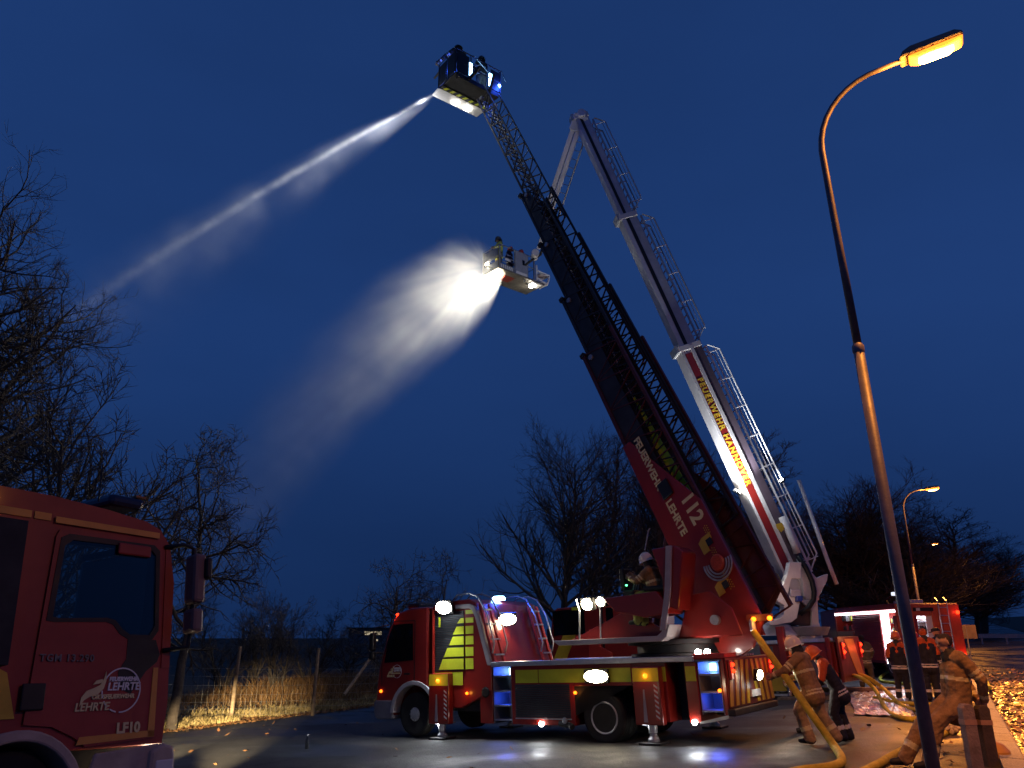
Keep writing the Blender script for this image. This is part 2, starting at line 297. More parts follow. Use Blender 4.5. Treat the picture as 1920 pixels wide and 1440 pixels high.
def leaves(name, pts, size, m, label, seed, lift=0.015):
    rg = np.random.default_rng(seed); n = len(pts); P0 = np.array(pts); a = rg.uniform(0, 2 * np.pi, n); sz = size * rg.uniform(0.6, 1.35, n)
    u = np.stack([np.cos(a), np.sin(a), rg.normal(0, .25, n)], 1) * sz[:, None]; v = np.stack([-np.sin(a), np.cos(a), rg.normal(0, .35, n)], 1) * (sz * 0.62)[:, None]
    c = P0 + np.array([0, 0, lift]) + np.stack([np.zeros(n), np.zeros(n), rg.uniform(0, .03, n)], 1); k = np.array([0, 0, 1.0]) * (sz * rg.uniform(-.1, .3, n))[:, None]
    V = np.stack([c - u * .55, c - u * .1 - v * .5 + k * .3, c + u * .55 + k, c - u * .1 + v * .5 + k * .5], 1).reshape(-1, 3)
    V[:, 2] = np.maximum(V[:, 2], np.repeat(P0[:, 2], 4) + .004)
    b = MB(); b.v = V.tolist(); b.f = [(4 * i, 4 * i + 1, 4 * i + 2, 4 * i + 3) for i in range(n)]
    return tag(b.build(name, m), label, 'leaves', kind='stuff')
rng = random.Random(11); pts = []
while len(pts) < 5200:
    t = rng.uniform(-4, 34); d = abs(rng.gauss(0, 1.0)) * 2.3 + 0.16
    if t > 12 and rng.random() < (t - 12) / 20: continue
    if d > 5.5: continue
    q = Vector((xr(K0.y), K0.y, 0)) + KD * t + KN * d; pts.append((q.x, q.y, gz(q.x, q.y) - 0.1))
leaves('fallen_leaves', pts, 0.13, LEAF, 'orange lit carpet of fallen leaves along the road gutter', 1)
pts = []
for i in range(520):
    t = rng.uniform(-5, 30); d = -abs(rng.gauss(0, 0.7)); q = Vector((xr(K0.y), K0.y, 0)) + KD * t + KN * (d - .2); pts.append((q.x, q.y, gz(q.x, q.y) + .004))
for i in range(170):
    y = rng.uniform(12, 34); x = rng.uniform(xl(y), xr(y) - 2); pts.append((x, y, gz(x, y) + .004))
leaves('scattered_leaves', pts, 0.10, LEAFB, 'loose brown leaves scattered over path and yard', 2)
pts = []
while len(pts) < 9000:
    y = rng.uniform(14, 36); d = abs(rng.gauss(0, 1.5)) - 0.35; x = xl(y) - d; pts.append((x, y, max(vz(x, y), gz(x, y)) + .004))
leaves('verge_leaves', pts, 0.11, LEAFB, 'brown leaf litter under the wire fence on the left bank', 3)
def blades(name, n, gen, m, label, cat, seed):
    rg = random.Random(seed); b = MB()
    for i in range(n):
        x, y, z, h = gen(rg); w = rg.uniform(.006, .014) * (1 + h); a = rg.uniform(0, 6.28); lean = rg.uniform(.15, 1.1) * h; la = rg.uniform(0, 6.28)
        dx, dy = math.cos(a) * w, math.sin(a) * w; lx, ly = math.cos(la) * lean, math.sin(la) * lean; k = len(b.v)
        b.v += [(x - dx, y - dy, z), (x + dx, y + dy, z), (x + lx * .35 + dx * .7, y + ly * .35 + dy * .7, z + h * .6), (x + lx * .35 - dx * .7, y + ly * .35 - dy * .7, z + h * .6), (x + lx, y + ly, z + h * .95)]
        b.f += [(k, k + 1, k + 2, k + 3), (k + 3, k + 2, k + 4)]
    return tag(b.build(name, m), label, cat, kind='stuff')
def gen_edge(rg):
    while True:
        y = rg.uniform(15, 34); d = abs(rg.gauss(0, .9)); x = xl(y) - d; k = math.sin(y * 2.3 + d) + math.sin(y * .9 + 1 + d * 2.1) + .6 * math.sin(y * 6.1)
        if rg.random() < .45 + .35 * k: break
    return x, y, vz(x, y), rg.uniform(.05, .22) * (1.0 + .35 * max(-1, min(1, k)))
def gen_far(rg):
    while True:
        y = rg.uniform(16, 40); d = rg.uniform(1.2, 7.0)
        if rg.random() < 0.06 + 0.94 * max(0, (y - 19) / 21): break
    x = xl(y) - d; return x, y, vz(x, y), rg.uniform(.10, .34) * (0.30 + 2.0 * min(1, max(0, (y - 27) / 7)))
blades('verge_grass', 15000, gen_edge, DRY, 'dry straw coloured grass on the verge lit by headlights', 'grass', 5)
blades('dead_bracken', 11000, gen_far, BRACKEN, 'dead brown undergrowth behind the wire fence', 'undergrowth', 6)
# ================================================================== bare trees
BARK = mat('bark', (0.085, 0.068, 0.055), 0.9, var=0.35, vs=6, bump=0.6, bs=30)
def grow(seed, height, r0, first=0.25, n1=26, l1=0.5, ang=50, up=0.25, levels=4, kids=(26, 8, 6, 4), shrink=0.5, wig=0.16, lean=(0, 0), stems=1, droop=0.0, cluster=1.0, rmin=.0055):
    rg = np.random.default_rng(seed); lines = []                 # (points, radii, level)
    def branch(p, d, length, r, lev):
        ns = [12, 7, 5, 4, 3][lev]; pts = [p]; d = d / np.linalg.norm(d)
        for i in range(ns):
            d = d + rg.normal(0, wig * (0.4 if lev == 0 else 1), 3) + np.array([0, 0, up * (0.35 if lev else 0.25)]) / ns * 2 - np.array([0, 0, droop * (i / ns) * (lev > 0)])
            d = d / np.linalg.norm(d); p = p + d * length / ns; pts.append(p)
        tip = 0.12 if lev == 0 else 0.3
        rad = r * (1 - (1 - tip) * np.linspace(0, 1, ns + 1) ** 0.9); lines.append((np.array(pts), rad, lev))
        if lev + 1 >= levels: return
        k = kids[lev]; k = int(k * rg.uniform(.8, 1.2)) if lev else k
        for j in range(k):
            t = (first + (1 - first) * (j + rg.uniform(0, 1)) / k) if lev == 0 else rg.uniform(0.18, 1.0)
            f = t * ns; i = min(int(f), ns - 1); q = pts[i] + (pts[i + 1] - pts[i]) * (f - i); dd = pts[i + 1] - pts[i]; dd = dd / np.linalg.norm(dd)
            a = rg.uniform(0, 2 * np.pi); perp = np.cross(dd, [math.cos(a), math.sin(a), .3 * rg.normal()]); perp = perp / (np.linalg.norm(perp) + 1e-6)
            an = R(ang + rg.normal(0, 10)) * (1.0 if lev == 0 else 0.85); nd = dd * math.cos(an) + perp * math.sin(an)
            ll = (l1 * height * (1 - 0.55 * (t - first) / (1 - first)) if lev == 0 else length * shrink * (1.15 - 0.5 * t)) * rg.uniform(.7, 1.2)
            branch(q, nd, ll, max(rmin, min(rad[i] * 0.6, r * (0.42 if lev == 0 else 0.5))), lev + 1)
    for s in range(stems):
        a = 2 * math.pi * s / max(1, stems) + 0.4; sp = 0.0 if stems == 1 else 0.42
        branch(np.array([0.08 * s, 0.05 * s, -0.3]), np.array([lean[0] + sp * math.cos(a), lean[1] + sp * math.sin(a), 1.0]), height * (1 if stems == 1 else rg.uniform(.8, 1)), r0, 0)
    return lines
def tubes(lines):
    V = []; Fc = []; base = 0
    for pts, rad, lev in lines:
        n = (8, 5, 4, 3, 3)[lev]; k = len(pts); t = np.gradient(pts, axis=0); t /= np.linalg.norm(t, axis=1)[:, None] + 1e-9
        ref = np.array([0.31, 0.2, 0.93]) if abs(t[0, 2]) < .8 else np.array([1.0, .1, 0]); l = np.cross(t, ref); l /= np.linalg.norm(l, axis=1)[:, None] + 1e-9; m = np.cross(t, l)
        a = np.arange(n) * 2 * np.pi / n
        ring = pts[:, None, :] + (l[:, None, :] * np.cos(a)[None, :, None] + m[:, None, :] * np.sin(a)[None, :, None]) * rad[:, None, None]
        V.append(ring.reshape(-1, 3)); i = np.arange(k - 1)[:, None] * n; j = np.arange(n)[None, :]; j2 = (j + 1) % n
        Fc.append(np.stack([base + i + j, base + i + j2, base + i + n + j2, base + i + n + j], -1).reshape(-1, 4)); base += k * n
    return np.concatenate(V), np.concatenate(Fc)
def np_mesh(name, V, Fc, m, smooth=True):
    me = bpy.data.meshes.new(name); me.vertices.add(len(V)); me.vertices.foreach_set('co', V.astype(np.float32).ravel())
    me.loops.add(Fc.size); me.loops.foreach_set('vertex_index', Fc.astype(np.int32).ravel()); me.polygons.add(len(Fc))
    me.polygons.foreach_set('loop_start', np.arange(0, Fc.size, Fc.shape[1], dtype=np.int32)); me.polygons.foreach_set('use_smooth', np.ones(len(Fc), dtype=bool))
    me.update(calc_edges=True); me.materials.append(m); return me
def tree(name, label, loc, rot=0, group='bare trees around the yard', cat='tree', scale=1, **kw):
    ln = grow(**kw); root = empty(name, Matrix.Translation(loc) @ Matrix.Rotation(rot, 4, 'Z') @ Matrix.Scale(scale, 4), label, cat, group)
    for nm, sel in (('trunk', [q for q in ln if q[2] == 0]), ('crown', [q for q in ln if q[2] > 0])):
        V, Fc = tubes(sel); o = bpy.data.objects.new(nm, np_mesh(nm, V, Fc, BARK)); COL.objects.link(o); o.parent = root
    return root
def replant(src, label, loc, rot, sc):
    c = copy_tree(src); c.matrix_basis = Matrix.Translation(loc) @ Matrix.Rotation(rot, 4, 'Z') @ Matrix.Diagonal((sc[0], sc[0], sc[1], 1)); c['label'] = label; return c
def at(px, Y):                                                   # a spot on the ground at that distance under that column
    d = ray(px, 1186); x = d.x / d.y * Y; return Vector((x, Y, vz(x, Y) - .05 if x < xl(Y) else gz(x, Y) - .05))
tree('leaning_tree', 'tall dense bare tree at the far left edge of the picture', at(-175, 19), 0.3, seed=4, height=12.6, r0=0.26, first=0.10, l1=0.36, ang=62, up=0.5, kids=(70, 12, 7, 5), levels=4, wig=0.2, shrink=0.5)
lt_ = bpy.data.objects['leaning_tree']
replant(lt_, 'bare tree behind the tall one at the left edge, mostly out of the picture', at(-250, 23), 2.1, (1.15, 1.12))
replant(lt_, 'lower bare tree filling the gap behind the near fire engine roof', at(-70, 29), 4.0, (.95, .72))
tree('spreading_tree', 'low bare tree reaching upward right behind the near fire engine roof', at(-40, 17.0), 0.0, seed=7, height=6.9, r0=0.2, first=0.18, l1=0.72, ang=48, up=0.42, kids=(20, 11, 9, 6), levels=4, wig=0.17, shrink=0.46, lean=(0.35, 0.0), rmin=.010)
tree('hawthorn_tree', 'gnarled bare hawthorn right behind the near fire engine mirror', at(345, 20.5), 0.5, seed=12, height=8.2, r0=0.15, first=0.30, l1=0.44, ang=64, up=0.15, kids=(20, 12, 9, 5), levels=4, wig=0.32, shrink=0.5, stems=1, droop=.05, rmin=.010)
tree('apple_tree', 'small crooked bare fruit tree above the ladder truck cab', at(768, 32), 0.9, seed=21, height=6.3, r0=0.17, first=0.3, l1=0.55, ang=58, up=0.2, kids=(13, 10, 8, 4), levels=4, wig=0.36, shrink=0.55, stems=2, rmin=.009)
big = tree('round_crowned_tree', 'large round crowned bare tree behind the red ladder truck, leftmost of the row', at(1052, 41), 2.2, seed=33, height=12.8, r0=0.24, first=0.2, l1=0.50, ang=48, up=0.42, kids=(52, 11, 8, 5), levels=4, wig=0.13, shrink=0.5, rmin=.009)
slim = tree('slender_tree', 'slender bare tree just right of the round crowned tree', at(1140, 46), 0.4, seed=41, height=13.6, r0=0.2, first=0.16, l1=0.3, ang=40, up=0.55, kids=(44, 10, 8, 4), levels=4, wig=0.15, shrink=0.52, rmin=.009)
replant(slim, 'slender bare tree standing behind the lower end of the red ladder', at(1215, 45), 2.0, (1.05, 1.08))
replant(slim, 'slender bare tree between the red ladder and the white boom', at(1300, 47), 4.1, (1.25, 1.1))
replant(big, 'broad bare tree behind the foot of the red ladder', at(1180, 52), 1.1, (0.9, 1.02))
replant(big, 'broad bare tree right behind the white boom', at(1400, 50), 3.9, (1.05, 1.05))
replant(slim, 'slender bare tree right of the white boom', at(1490, 48), 5.2, (1.5, 0.9))
replant(big, 'bushy dark bare tree right of the white boom base', at(1570, 50), 0.5, (1.1, 0.8))
replant(big, 'dark bare tree just left of the big street lamp pole', at(1650, 54), 2.9, (1.2, 0.74))
replant(slim, 'dark bare tree behind the lit fire engine roof', at(1665, 47), 1.9, (1.9, 0.62))
replant(big, 'dark bare tree behind the second street lamp', at(1730, 58), 5.0, (1.2, 0.72))
replant(slim, 'low dark tree right of the second street lamp', at(1768, 76), 3.3, (2.4, 0.70))
replant(big, 'rightmost dark tree at the bend of the road', at(1832, 84), 0.2, (1.4, 0.62))
replant(big, 'dense dark tree just right of the big street lamp pole', at(1705, 50), 4.4, (1.5, .70))
replant(slim, 'dense dark tree behind the rear of the lit fire engine', at(1738, 72), .8, (2.6, .80))
replant(big, 'dense dark tree between the two farther street lamps', at(1795, 80), 1.6, (1.6, .74))
replant(slim, 'lowest dark tree right of the farthest street lamp', at(1842, 92), 2.6, (2.8, .62))
bush = tree('bare_shrub', 'tallest bare shrub behind the wire fence, in the middle of the thicket', at(520, 33), 0.2, 'bare shrubs behind the fence', 'shrub', seed=55, height=4.2, r0=0.05, first=0.1, l1=0.5, ang=34, up=0.5, kids=(12, 7, 5, 3), levels=4, wig=0.2, shrink=0.5, stems=5)
replant(bush, 'bare shrub at the left end of the thicket behind the fence', at(430, 34), 1.7, (1.1, 0.72))
replant(bush, 'bare shrub between the two fence posts', at(490, 40), 3.0, (1.3, 0.9))
replant(bush, 'bare shrub behind the right fence post', at(590, 36), 4.4, (1.1, 0.7))
replant(bush, 'low bare shrub at the right end of the thicket behind the fence', at(650, 46), 5.4, (1.5, 0.6))
# a far-off wood that reads as one dark mass
ln = []
rgw = random.Random(8)
V0, F0 = tubes([q for q in grow(seed=61, height=7, r0=.12, first=.05, l1=.42, ang=50, up=.4, kids=(26, 8, 5, 3), levels=4, wig=.2) if q[2] > 0])
Vs = []; Fs = []; kk = 0
for px, Y, s in [(330, 95, 1.0), (390, 100, 1.1), (460, 98, .9), (540, 104, 1.0), (610, 98, .85), (660, 110, .9), (720, 120, .9), (1850, 110, .8), (1895, 130, .6), (1640, 75, 1.5), (1700, 78, 1.5), (1760, 80, 1.4), (1600, 72, 1.5)]:
    q = at(px, Y); a = rgw.uniform(0, 6); c, s_ = math.cos(a), math.sin(a); M3 = np.array([[c, -s_, 0], [s_, c, 0], [0, 0, 1]])
    Vs.append((V0 * np.array([1.6, 1.6, 1]) * s) @ M3.T + np.array(q)); Fs.append(F0 + kk); kk += len(V0)
o = bpy.data.objects.new('far_wood', np_mesh('far_wood', np.concatenate(Vs), np.concatenate(Fs), BARK)); COL.objects.link(o)
tag(o, 'dark far-off wood along the horizon', 'wood', kind='stuff')
# ---- wire fence on the left bank
WOODP = mat('weathered_wood', (0.30, 0.22, 0.14), 0.85, var=0.3, vs=7, bump=0.5, bs=50)
WIRE = mat('fence_wire', (0.35, 0.34, 0.32), 0.5, metal=0.6, var=0.2)
fence = empty('wire_fence', Vector((0, 0, 0)), 'wire mesh stock fence with round wooden posts on the left bank', 'fence')
fp = [PY(435, 1325, 24.0), PY(587, 1320, 25.8)]; fd = (fp[1] - fp[0]); fps = [fp[0] - fd * 2, fp[0] - fd, fp[0], fp[1], fp[1] + fd * 1.0, fp[1] + fd * 2.0]
for i, q in enumerate(fps):
    q = Vector((q.x, q.y, vz(q.x, q.y))); fps[i] = q; h = 2.05 if i < 4 else 1.5
    MB().tube([q - Vector((0, 0, .3)), q + Vector((.02, 0, h * .5)), q + Vector((.05, 0, h - .03)), q + Vector((.05, 0, h))], [.06, .055, .05, .035], 9).build('post', WOODP, fence, smooth='auto')
b = MB()
for i in range(len(fps) - 1):
    p, q = fps[i], fps[i + 1]
    for k, h in enumerate((.15, .32, .5, .7, .95, 1.2, 1.42)): b.tube([p + Vector((0, -.05, h)), (p + q) / 2 + Vector((0, -.05, h - .03)), q + Vector((0, -.05, h))], .003, 3, False)
    nv = int((q - p).length / .16)
    for j in range(nv): r_ = p + (q - p) * (j + .5) / nv; b.tube([r_ + Vector((0, -.05, .12)), r_ + Vector((0, -.05, 1.42))], .0018, 3, False)
b.build('mesh_wire', WIRE, fence)
q0 = PY(645, 1303, 25.2); q1 = PY(699, 1228, 26.6)
MB().tube([q0, q1], [.05, .045], 8).build('brace', WOODP, fence, smooth='auto')
# ---- far building with a lit window strip, left
bl = at(700, 190); far = empty('far_building', bl, 'distant low building with a lit window strip, left of the ladder truck', 'building')
MB().box(-6, 12, 0, 8, 0, 3.2).build('wall', GREYP, far)
MB().prism([(-.4, 3.2), (8.4, 3.2), (8.4, 3.45), (-.4, 3.6)], 'x', -6.4, 12.4).build('roof', DARK, far)
WIN_E = mat('lit_window', (0.8, 0.7, 0.5), 0.4, var=0, emit=(1.0, 0.80, 0.48), es=0.55)
for k in range(3): MB().box(-2.1 + k * 1.45, -.75 + k * 1.45, -.05, .03, 1.9, 2.7).build('window', WIN_E, far)
MB().box(-.5, 1.2, -.05, .03, .5, .9).build('window', WIN_E, far)
# ================================================================== shared vehicle parts
def arc(cx, cz, r, a0, a1, n): return [(cx + r * math.cos(R(a0 + (a1 - a0) * i / n)), cz + r * math.sin(R(a0 + (a1 - a0) * i / n))) for i in range(n + 1)]
TYRE = MB().lathe([(.30, -.13), (.40, -.15), (.455, -.14), (.475, -.10), (.475, -.06), (.465, -.055), (.465, -.045), (.475, -.04), (.475, .04), (.465, .045), (.465, .055), (.475, .06), (.475, .10), (.455, .14), (.40, .15), (.30, .13)], (0, 0, 0), (0, 1, 0), 36).mesh('tyre')
TYRE.materials.append(RUBBER); TYRE.polygons.foreach_set('use_smooth', [True] * len(TYRE.polygons))
def _rim(dish):
    d = .10 if not dish else .13
    b = MB().lathe([(.305, -.12), (.305, d), (.29, d + .015), (.265, d), (.25, d - .05 if not dish else -.02), (.16, d - .03 if not dish else -.05), (.15, d + .03 if not dish else .02), (.10, d + .05 if not dish else .06), (.02, d + .055 if not dish else .065)], (0, 0, 0), (0, 1, 0), 32)
    for k in range(10):
        a = 2 * math.pi * k / 10; x, z = .125 * math.cos(a), .125 * math.sin(a); b.cyl((x, .02, z), (x, (.08 if dish else .16), z), .016, n=6)
    return b
RIMF = _rim(False).mesh('rim'); RIMF.materials.append(STEEL); RIMR = _rim(True).mesh('rim'); RIMR.materials.append(STEEL)
def wheel(parent, x, y, z, s=1, rear=False, name='wheel'):
    t = bpy.data.objects.new(name, None); COL.objects.link(t); t.parent = parent; t.location = (x, y, z); t.rotation_euler = (0, 0, 0 if s > 0 else math.pi)
    for nm, me in (('tyre', TYRE), ('rim', RIMR if rear else RIMF)):
        o = bpy.data.objects.new(nm, me); COL.objects.link(o); o.parent = t
    if rear:
        o = bpy.data.objects.new('tyre', TYRE); COL.objects.link(o); o.parent = t; o.location = (0, -.34, 0)
    return t
def shutter(parent, x0, x1, y, z0, z1, n, m, name='roller_shutter', s=1):
    b = MB(); h = (z1 - z0) / n
    for i in range(n):
        z = z0 + i * h; b.prism([(y, z + h * .06), (y + s * .012, z + h * .25), (y + s * .012, z + h * .75), (y, z + h * .94), (y - s * .02, z + h * .94), (y - s * .02, z + h * .06)], 'x', x0, x1)
    return b.build(name, m, parent)
def beacon(name, parent, p, m, r=.05, n=(0, 1, 0)):
    p = Vector(p); n = Vector(n)
    return MB().lathe([(r * 1.2, -.012), (r * 1.2, .012), (r, .014), (r * .85, .035), (r * .4, .05), (.001, .053)], p, n, 14).build(name, m, parent, smooth='auto')
def flood(parent, p, d, w, h, m, name='floodlight', pinv=None):
    p = Vector(p); d = Vector(d).normalized(); m4 = basis(p, d.cross(Vector((0, 0, 1))), Vector((0, 0, 1)) - d * d.z); m4 = m4.copy()
    hb = MB().box(-w / 2 - .02, w / 2 + .02, -h / 2 - .02, h / 2 + .02, -.08, -.005, m4).build(name, BLACK, parent, bevel=.01, pinv=pinv)
    if (m4.col[2].xyz).dot(d) < 0: sg = -1
    else: sg = 1
    zc = .0 if sg > 0 else -.085; lens = MB(); lens.sph((0, 0, 0), (w * .54, h * .54, .035), 20, 10); lens.v = [tuple(m4 @ (Vector(v) + Vector((0, 0, zc)))) for v in lens.v]; lens.build('lens', m, hb, smooth=True)  # oversized oval lens, its shape imitates the lamp's glow
    return hb
def logo(parent, o, x, y, s, mw, my):                            # ring with a flame and the town's name
    m4 = basis(o, x, y) @ Matrix.Scale(s, 4); b = MB(); n = 34
    for i in range(n):
        a0, a1 = R(150 - 330 * i / n), R(150 - 330 * (i + .97) / n)
        if 24 < i < 26 or i in (28, 31): continue
        pts = [(math.cos(a) * r_, math.sin(a) * r_) for a, r_ in ((a0, .47), (a1, .47), (a1, .5), (a0, .5))]; b.prism(pts, 'z', 0, .006 / s, m4)
    tag(b.build('emblem_ring', mw, parent), kind='stuff')
    f = [(-1.0, -.34), (-.97, -.14), (-.86, .0), (-.68, .06), (-.54, .12), (-.46, .26), (-.42, .42), (-.40, .22), (-.45, .04), (-.58, -.08), (-.78, -.13), (-.9, -.2)]; g = [(-.72, .13), (-.64, .22), (-.5, .25), (-.47, .18), (-.58, .15)]
    MB().prism(f, 'z', 0, .006 / s, m4).prism(g, 'z', 0, .006 / s, m4).build('emblem_flame', my, parent)
    for body, dx, dy, sz, mm in (('FEUERWEHR', -.33, .2, .13, mw), ('LEHRTE', -.36, -.0, .24, mw), ('ORTSFEUERWEHR', -.72, -.18, .13, my), ('LEHRTE', -1.1, -.42, .24, my)):
        text(body, mm, parent, m4 @ Matrix.Translation((dx, dy, 0)), sz, .006 / s, bold=.006, shear=.15)
# ================================================================== the red ladder truck
ML = Matrix.Translation((2.401, 16.626, -.227)) @ Matrix.Rotation(2.519, 4, 'Z') @ Matrix.Rotation(.043, 4, 'Y') @ Matrix.Scale(.977, 4)
MLI = ML.inverted()
T = empty('ladder_truck', ML, 'red turntable ladder truck with its ladder raised and a crew in the cage', 'fire truck')
def side(px, py, y=1.25):                                        # where a sight line meets the truck's near side
    o = MLI @ CAM; d = (MLI.to_3x3() @ ray(px, py)); t = (y - o.y) / d.y; q = o + d * t; return q.x, q.z
MB().box(-2.5, 5.7, -.45, .45, .5, .92).build('chassis', DARK, T)
# cab
cabp = [(4.52, 1.0)] + arc(4.95, .47, .66, 118, 8, 9) + [(5.62, .42), (6.12, .42), (6.2, .62), (6.19, 1.05), (6.12, 1.5), (5.86, 2.25), (5.66, 2.62), (5.45, 2.78), (5.1, 2.86), (4.52, 2.86)]
cab = MB().prism(cabp, 'y', -1.22, 1.22).build('cab', RED, T, bevel=.05)
MB().prism([(6.135, 1.52), (5.885, 2.25), (5.72, 2.56), (5.735, 2.565), (5.9, 2.26), (6.15, 1.53)], 'y', -1.1, 1.1).build('windscreen', GLASS, cab)
wq = [(5.93, 1.62), (5.80, 2.18), (5.63, 2.5), (5.0, 2.5), (4.98, 1.66)]
MB().prism(wq, 'y', 1.222, 1.232).build('side_window', GLASS, cab)
b = MB()
for p0, p1 in (((4.94, .98), (4.93, 2.56)), ((4.93, 2.56), (5.64, 2.58)), ((5.64, 2.58), (6.02, 1.62)), ((6.02, 1.62), (6.0, 1.1))): b.bar((p0[0], 1.222, p0[1]), (p1[0], 1.222, p1[1]), .018, .01, (0, 1, 0))
b.build('door_seam', BLACK, cab)
MB().bar((5.06, 1.245, 1.36), (5.24, 1.245, 1.36), .03, .04).build('door_handle', BLACK, cab)
MB().prism(arc(4.95, .47, .74, 172, 2, 14) + arc(4.95, .47, .64, 2, 172, 14), 'y', 1.0, 1.255).build('wheel_arch', mat('pale_grey_trim', (.42, .40, .41), .5, var=.15), cab, bevel=.015)
MB().prism([(5.62, .36), (6.14, .36), (6.24, .44), (6.25, .72), (6.2, .78), (5.64, .78)], 'y', -1.22, 1.235).build('bumper', mat('grey_bumper', (.20, .20, .22), .55, var=.2), cab, bevel=.03)
for yy in (-.95, .95): MB().box(6.19, 6.235, yy - .17, yy + .17, .82, 1.0).build('headlight', GLASS, cab, bevel=.02)
for z, h in ((2.12, .42), (1.8, .2)):
    MB().box(6.1, 6.24, 1.33, 1.47, z - h / 2, z + h / 2).build('mirror', BLACK, cab, bevel=.035)
MB().tube([(5.82, 1.2, 2.5), (6.1, 1.38, 2.45), (6.17, 1.42, 2.3), (6.17, 1.42, 1.75), (6.08, 1.25, 1.55)], .016, 7).build('mirror_arm', BLACK, cab)
MB().box(5.1, 5.5, -.9, .9, 2.86, 3.0).build('light_bar', BLACK, cab, bevel=.05)
for z in (2.68, 2.60): beacon('clearance_light', cab, (5.62, 1.1, z + .05), RED_E, .035, (.6, .6, .3))
lamp('POINT', (5.75, 1.28, 2.66), 1.2, (1, .06, .02), T, radius=.03)
logo(cab, (5.5, 1.226, 1.42), (-1, 0, 0), (0, 0, 1), .30, WLET, CREAM)
beacon('marker_lamp', cab, (6.02, 1.225, .98), AMB_E, .03)
# equipment body behind the cab: roller shutter, slanted back wall, grey trim
bodp = [(4.36, .62), (4.36, 2.84), (4.22, 2.93), (3.25, 2.95), (3.06, 2.86), (2.64, 1.5), (2.64, .98), (3.5, .62)]
body = MB().prism(bodp, 'y', -1.23, 1.23).build('equipment_body', RED, T, bevel=.02)
MB().box(4.29, 4.345, 1.232, 1.26, .5, 2.78).build('corner_strip', ORED, body)
shutter(body, 3.40, 4.27, 1.236, 1.40, 2.70, 34, SHUT)
MB().prism([(3.62, 2.84), (3.2, 2.84), (3.05, 2.78), (2.93, 2.55), (2.60, 1.50), (2.72, 1.50), (3.04, 2.54), (3.13, 2.70), (3.22, 2.74), (3.62, 2.75)], 'y', 1.20, 1.285).build('grey_trim', mat('pale_grey_trim'), body, bevel=.012)
MB().prism([(3.62, 2.84), (3.2, 2.84), (3.05, 2.78), (2.93, 2.55), (2.60, 1.50), (2.72, 1.50), (3.04, 2.54), (3.13, 2.70), (3.22, 2.74), (3.62, 2.75)], 'y', -1.285, -1.20).build('grey_trim', mat('pale_grey_trim'), body, bevel=.012)
for xl_, y0, y1 in ((872.5, 1144, 1152), (864, 1159, 1169), (856, 1175, 1190), (849, 1194, 1210), (839, 1215, 1232), (830, 1236, 1256)):
    x0, z1 = side(xl_, y0); xb, z0 = side(xl_ - 7, y1); xr1, _ = side(871, y1); xr2, _ = side(889, y1)
    if x0 > xr1: MB().prism([(xb, z0), (x0, z1), (xr1 + .02, z1), (xr1 + .02, z0)], 'y', 1.245, 1.2535).build('chevron', YEL, body)
    MB().box(xr2 + .03, xr1 - .02, 1.232, 1.238, z0, z1).build('chevron', YEL, body)
text('1', YEL, body, basis((4.20, 1.25, 2.38), (-1, 0, 0), (0, 0, 1)), .30, .004, 'number', bold=.012)
MB().box(3.45, 4.28, 1.234, 1.243, 1.10, 1.38).build('yellow_band', YEL, body)
flood(T, (3.86, 1.33, 2.82), (0, 1, -.35), .44, .27, WHT_E); lamp('SPOT', (3.86, 1.42, 2.78), 900, COOL, T, (3.4, 4.6, 0), 150, .7, .08)
lamp('POINT', (3.86, 1.50, 2.72), 9, COOL, T, radius=.05)
# back wall of the equipment body: lamp, beacon, two ladders with rails
sl = lambda z: 2.64 + (z - 1.5) * (.42 / 1.36)
bw = Vector((-1, 0, .31)).normalized()
flood(T, (sl(2.5) - .12, .35, 2.52), (-.6, .5, -.4), .40, .26, WRM_E); lamp('SPOT', (sl(2.5) - .17, .35, 2.46), 55, WARM, T, (sl(1.6) + .05, .2, 1.5), 120, .7, .05)
lamp('SPOT', (sl(2.5) - .22, .35, 2.42), 90, WARM, T, (.6, .2, .9), 110, .7, .05)
MB().lathe([(.16, 0), (.16, .05), (.12, .09), (.001, .1)], (3.15, .2, 2.95), (0, 0, 1), 16).build('blue_beacon', CYN_E, body, smooth='auto')
lamp('POINT', (2.86, .1, 3.06), 45, BLUE, T, radius=.05)
for yy in (-.92, 1.02):
    lad = MB()
    for q in (-.17, .17): lad.bar((sl(1.5) - .1, yy + q, 1.5), (sl(2.82) - .1, yy + q, 2.82), .05, .08, (0, 1, 0))
    lad = lad.build('access_ladder', ORED, T)
    for z in (1.72, 2.05, 2.38, 2.7): MB().bar((sl(z) - .12, yy - .17, z), (sl(z) - .12, yy + .17, z), .09, .035).build('tread', SILVER, lad)
    for q in (-.24, .24): MB().tube([(sl(1.75) - .14, yy + q, 1.75), (sl(1.95) - .26, yy + q, 1.95), (sl(2.6) - .27, yy + q, 2.6), (sl(2.9) - .12, yy + q, 2.98), (sl(2.9) + .15, yy + q, 3.08), (sl(2.9) + .5, yy + q, 3.06), (sl(2.9) + .62, yy + q, 2.95)], .02, 8).build('handrail', SILVER, lad, smooth=True)
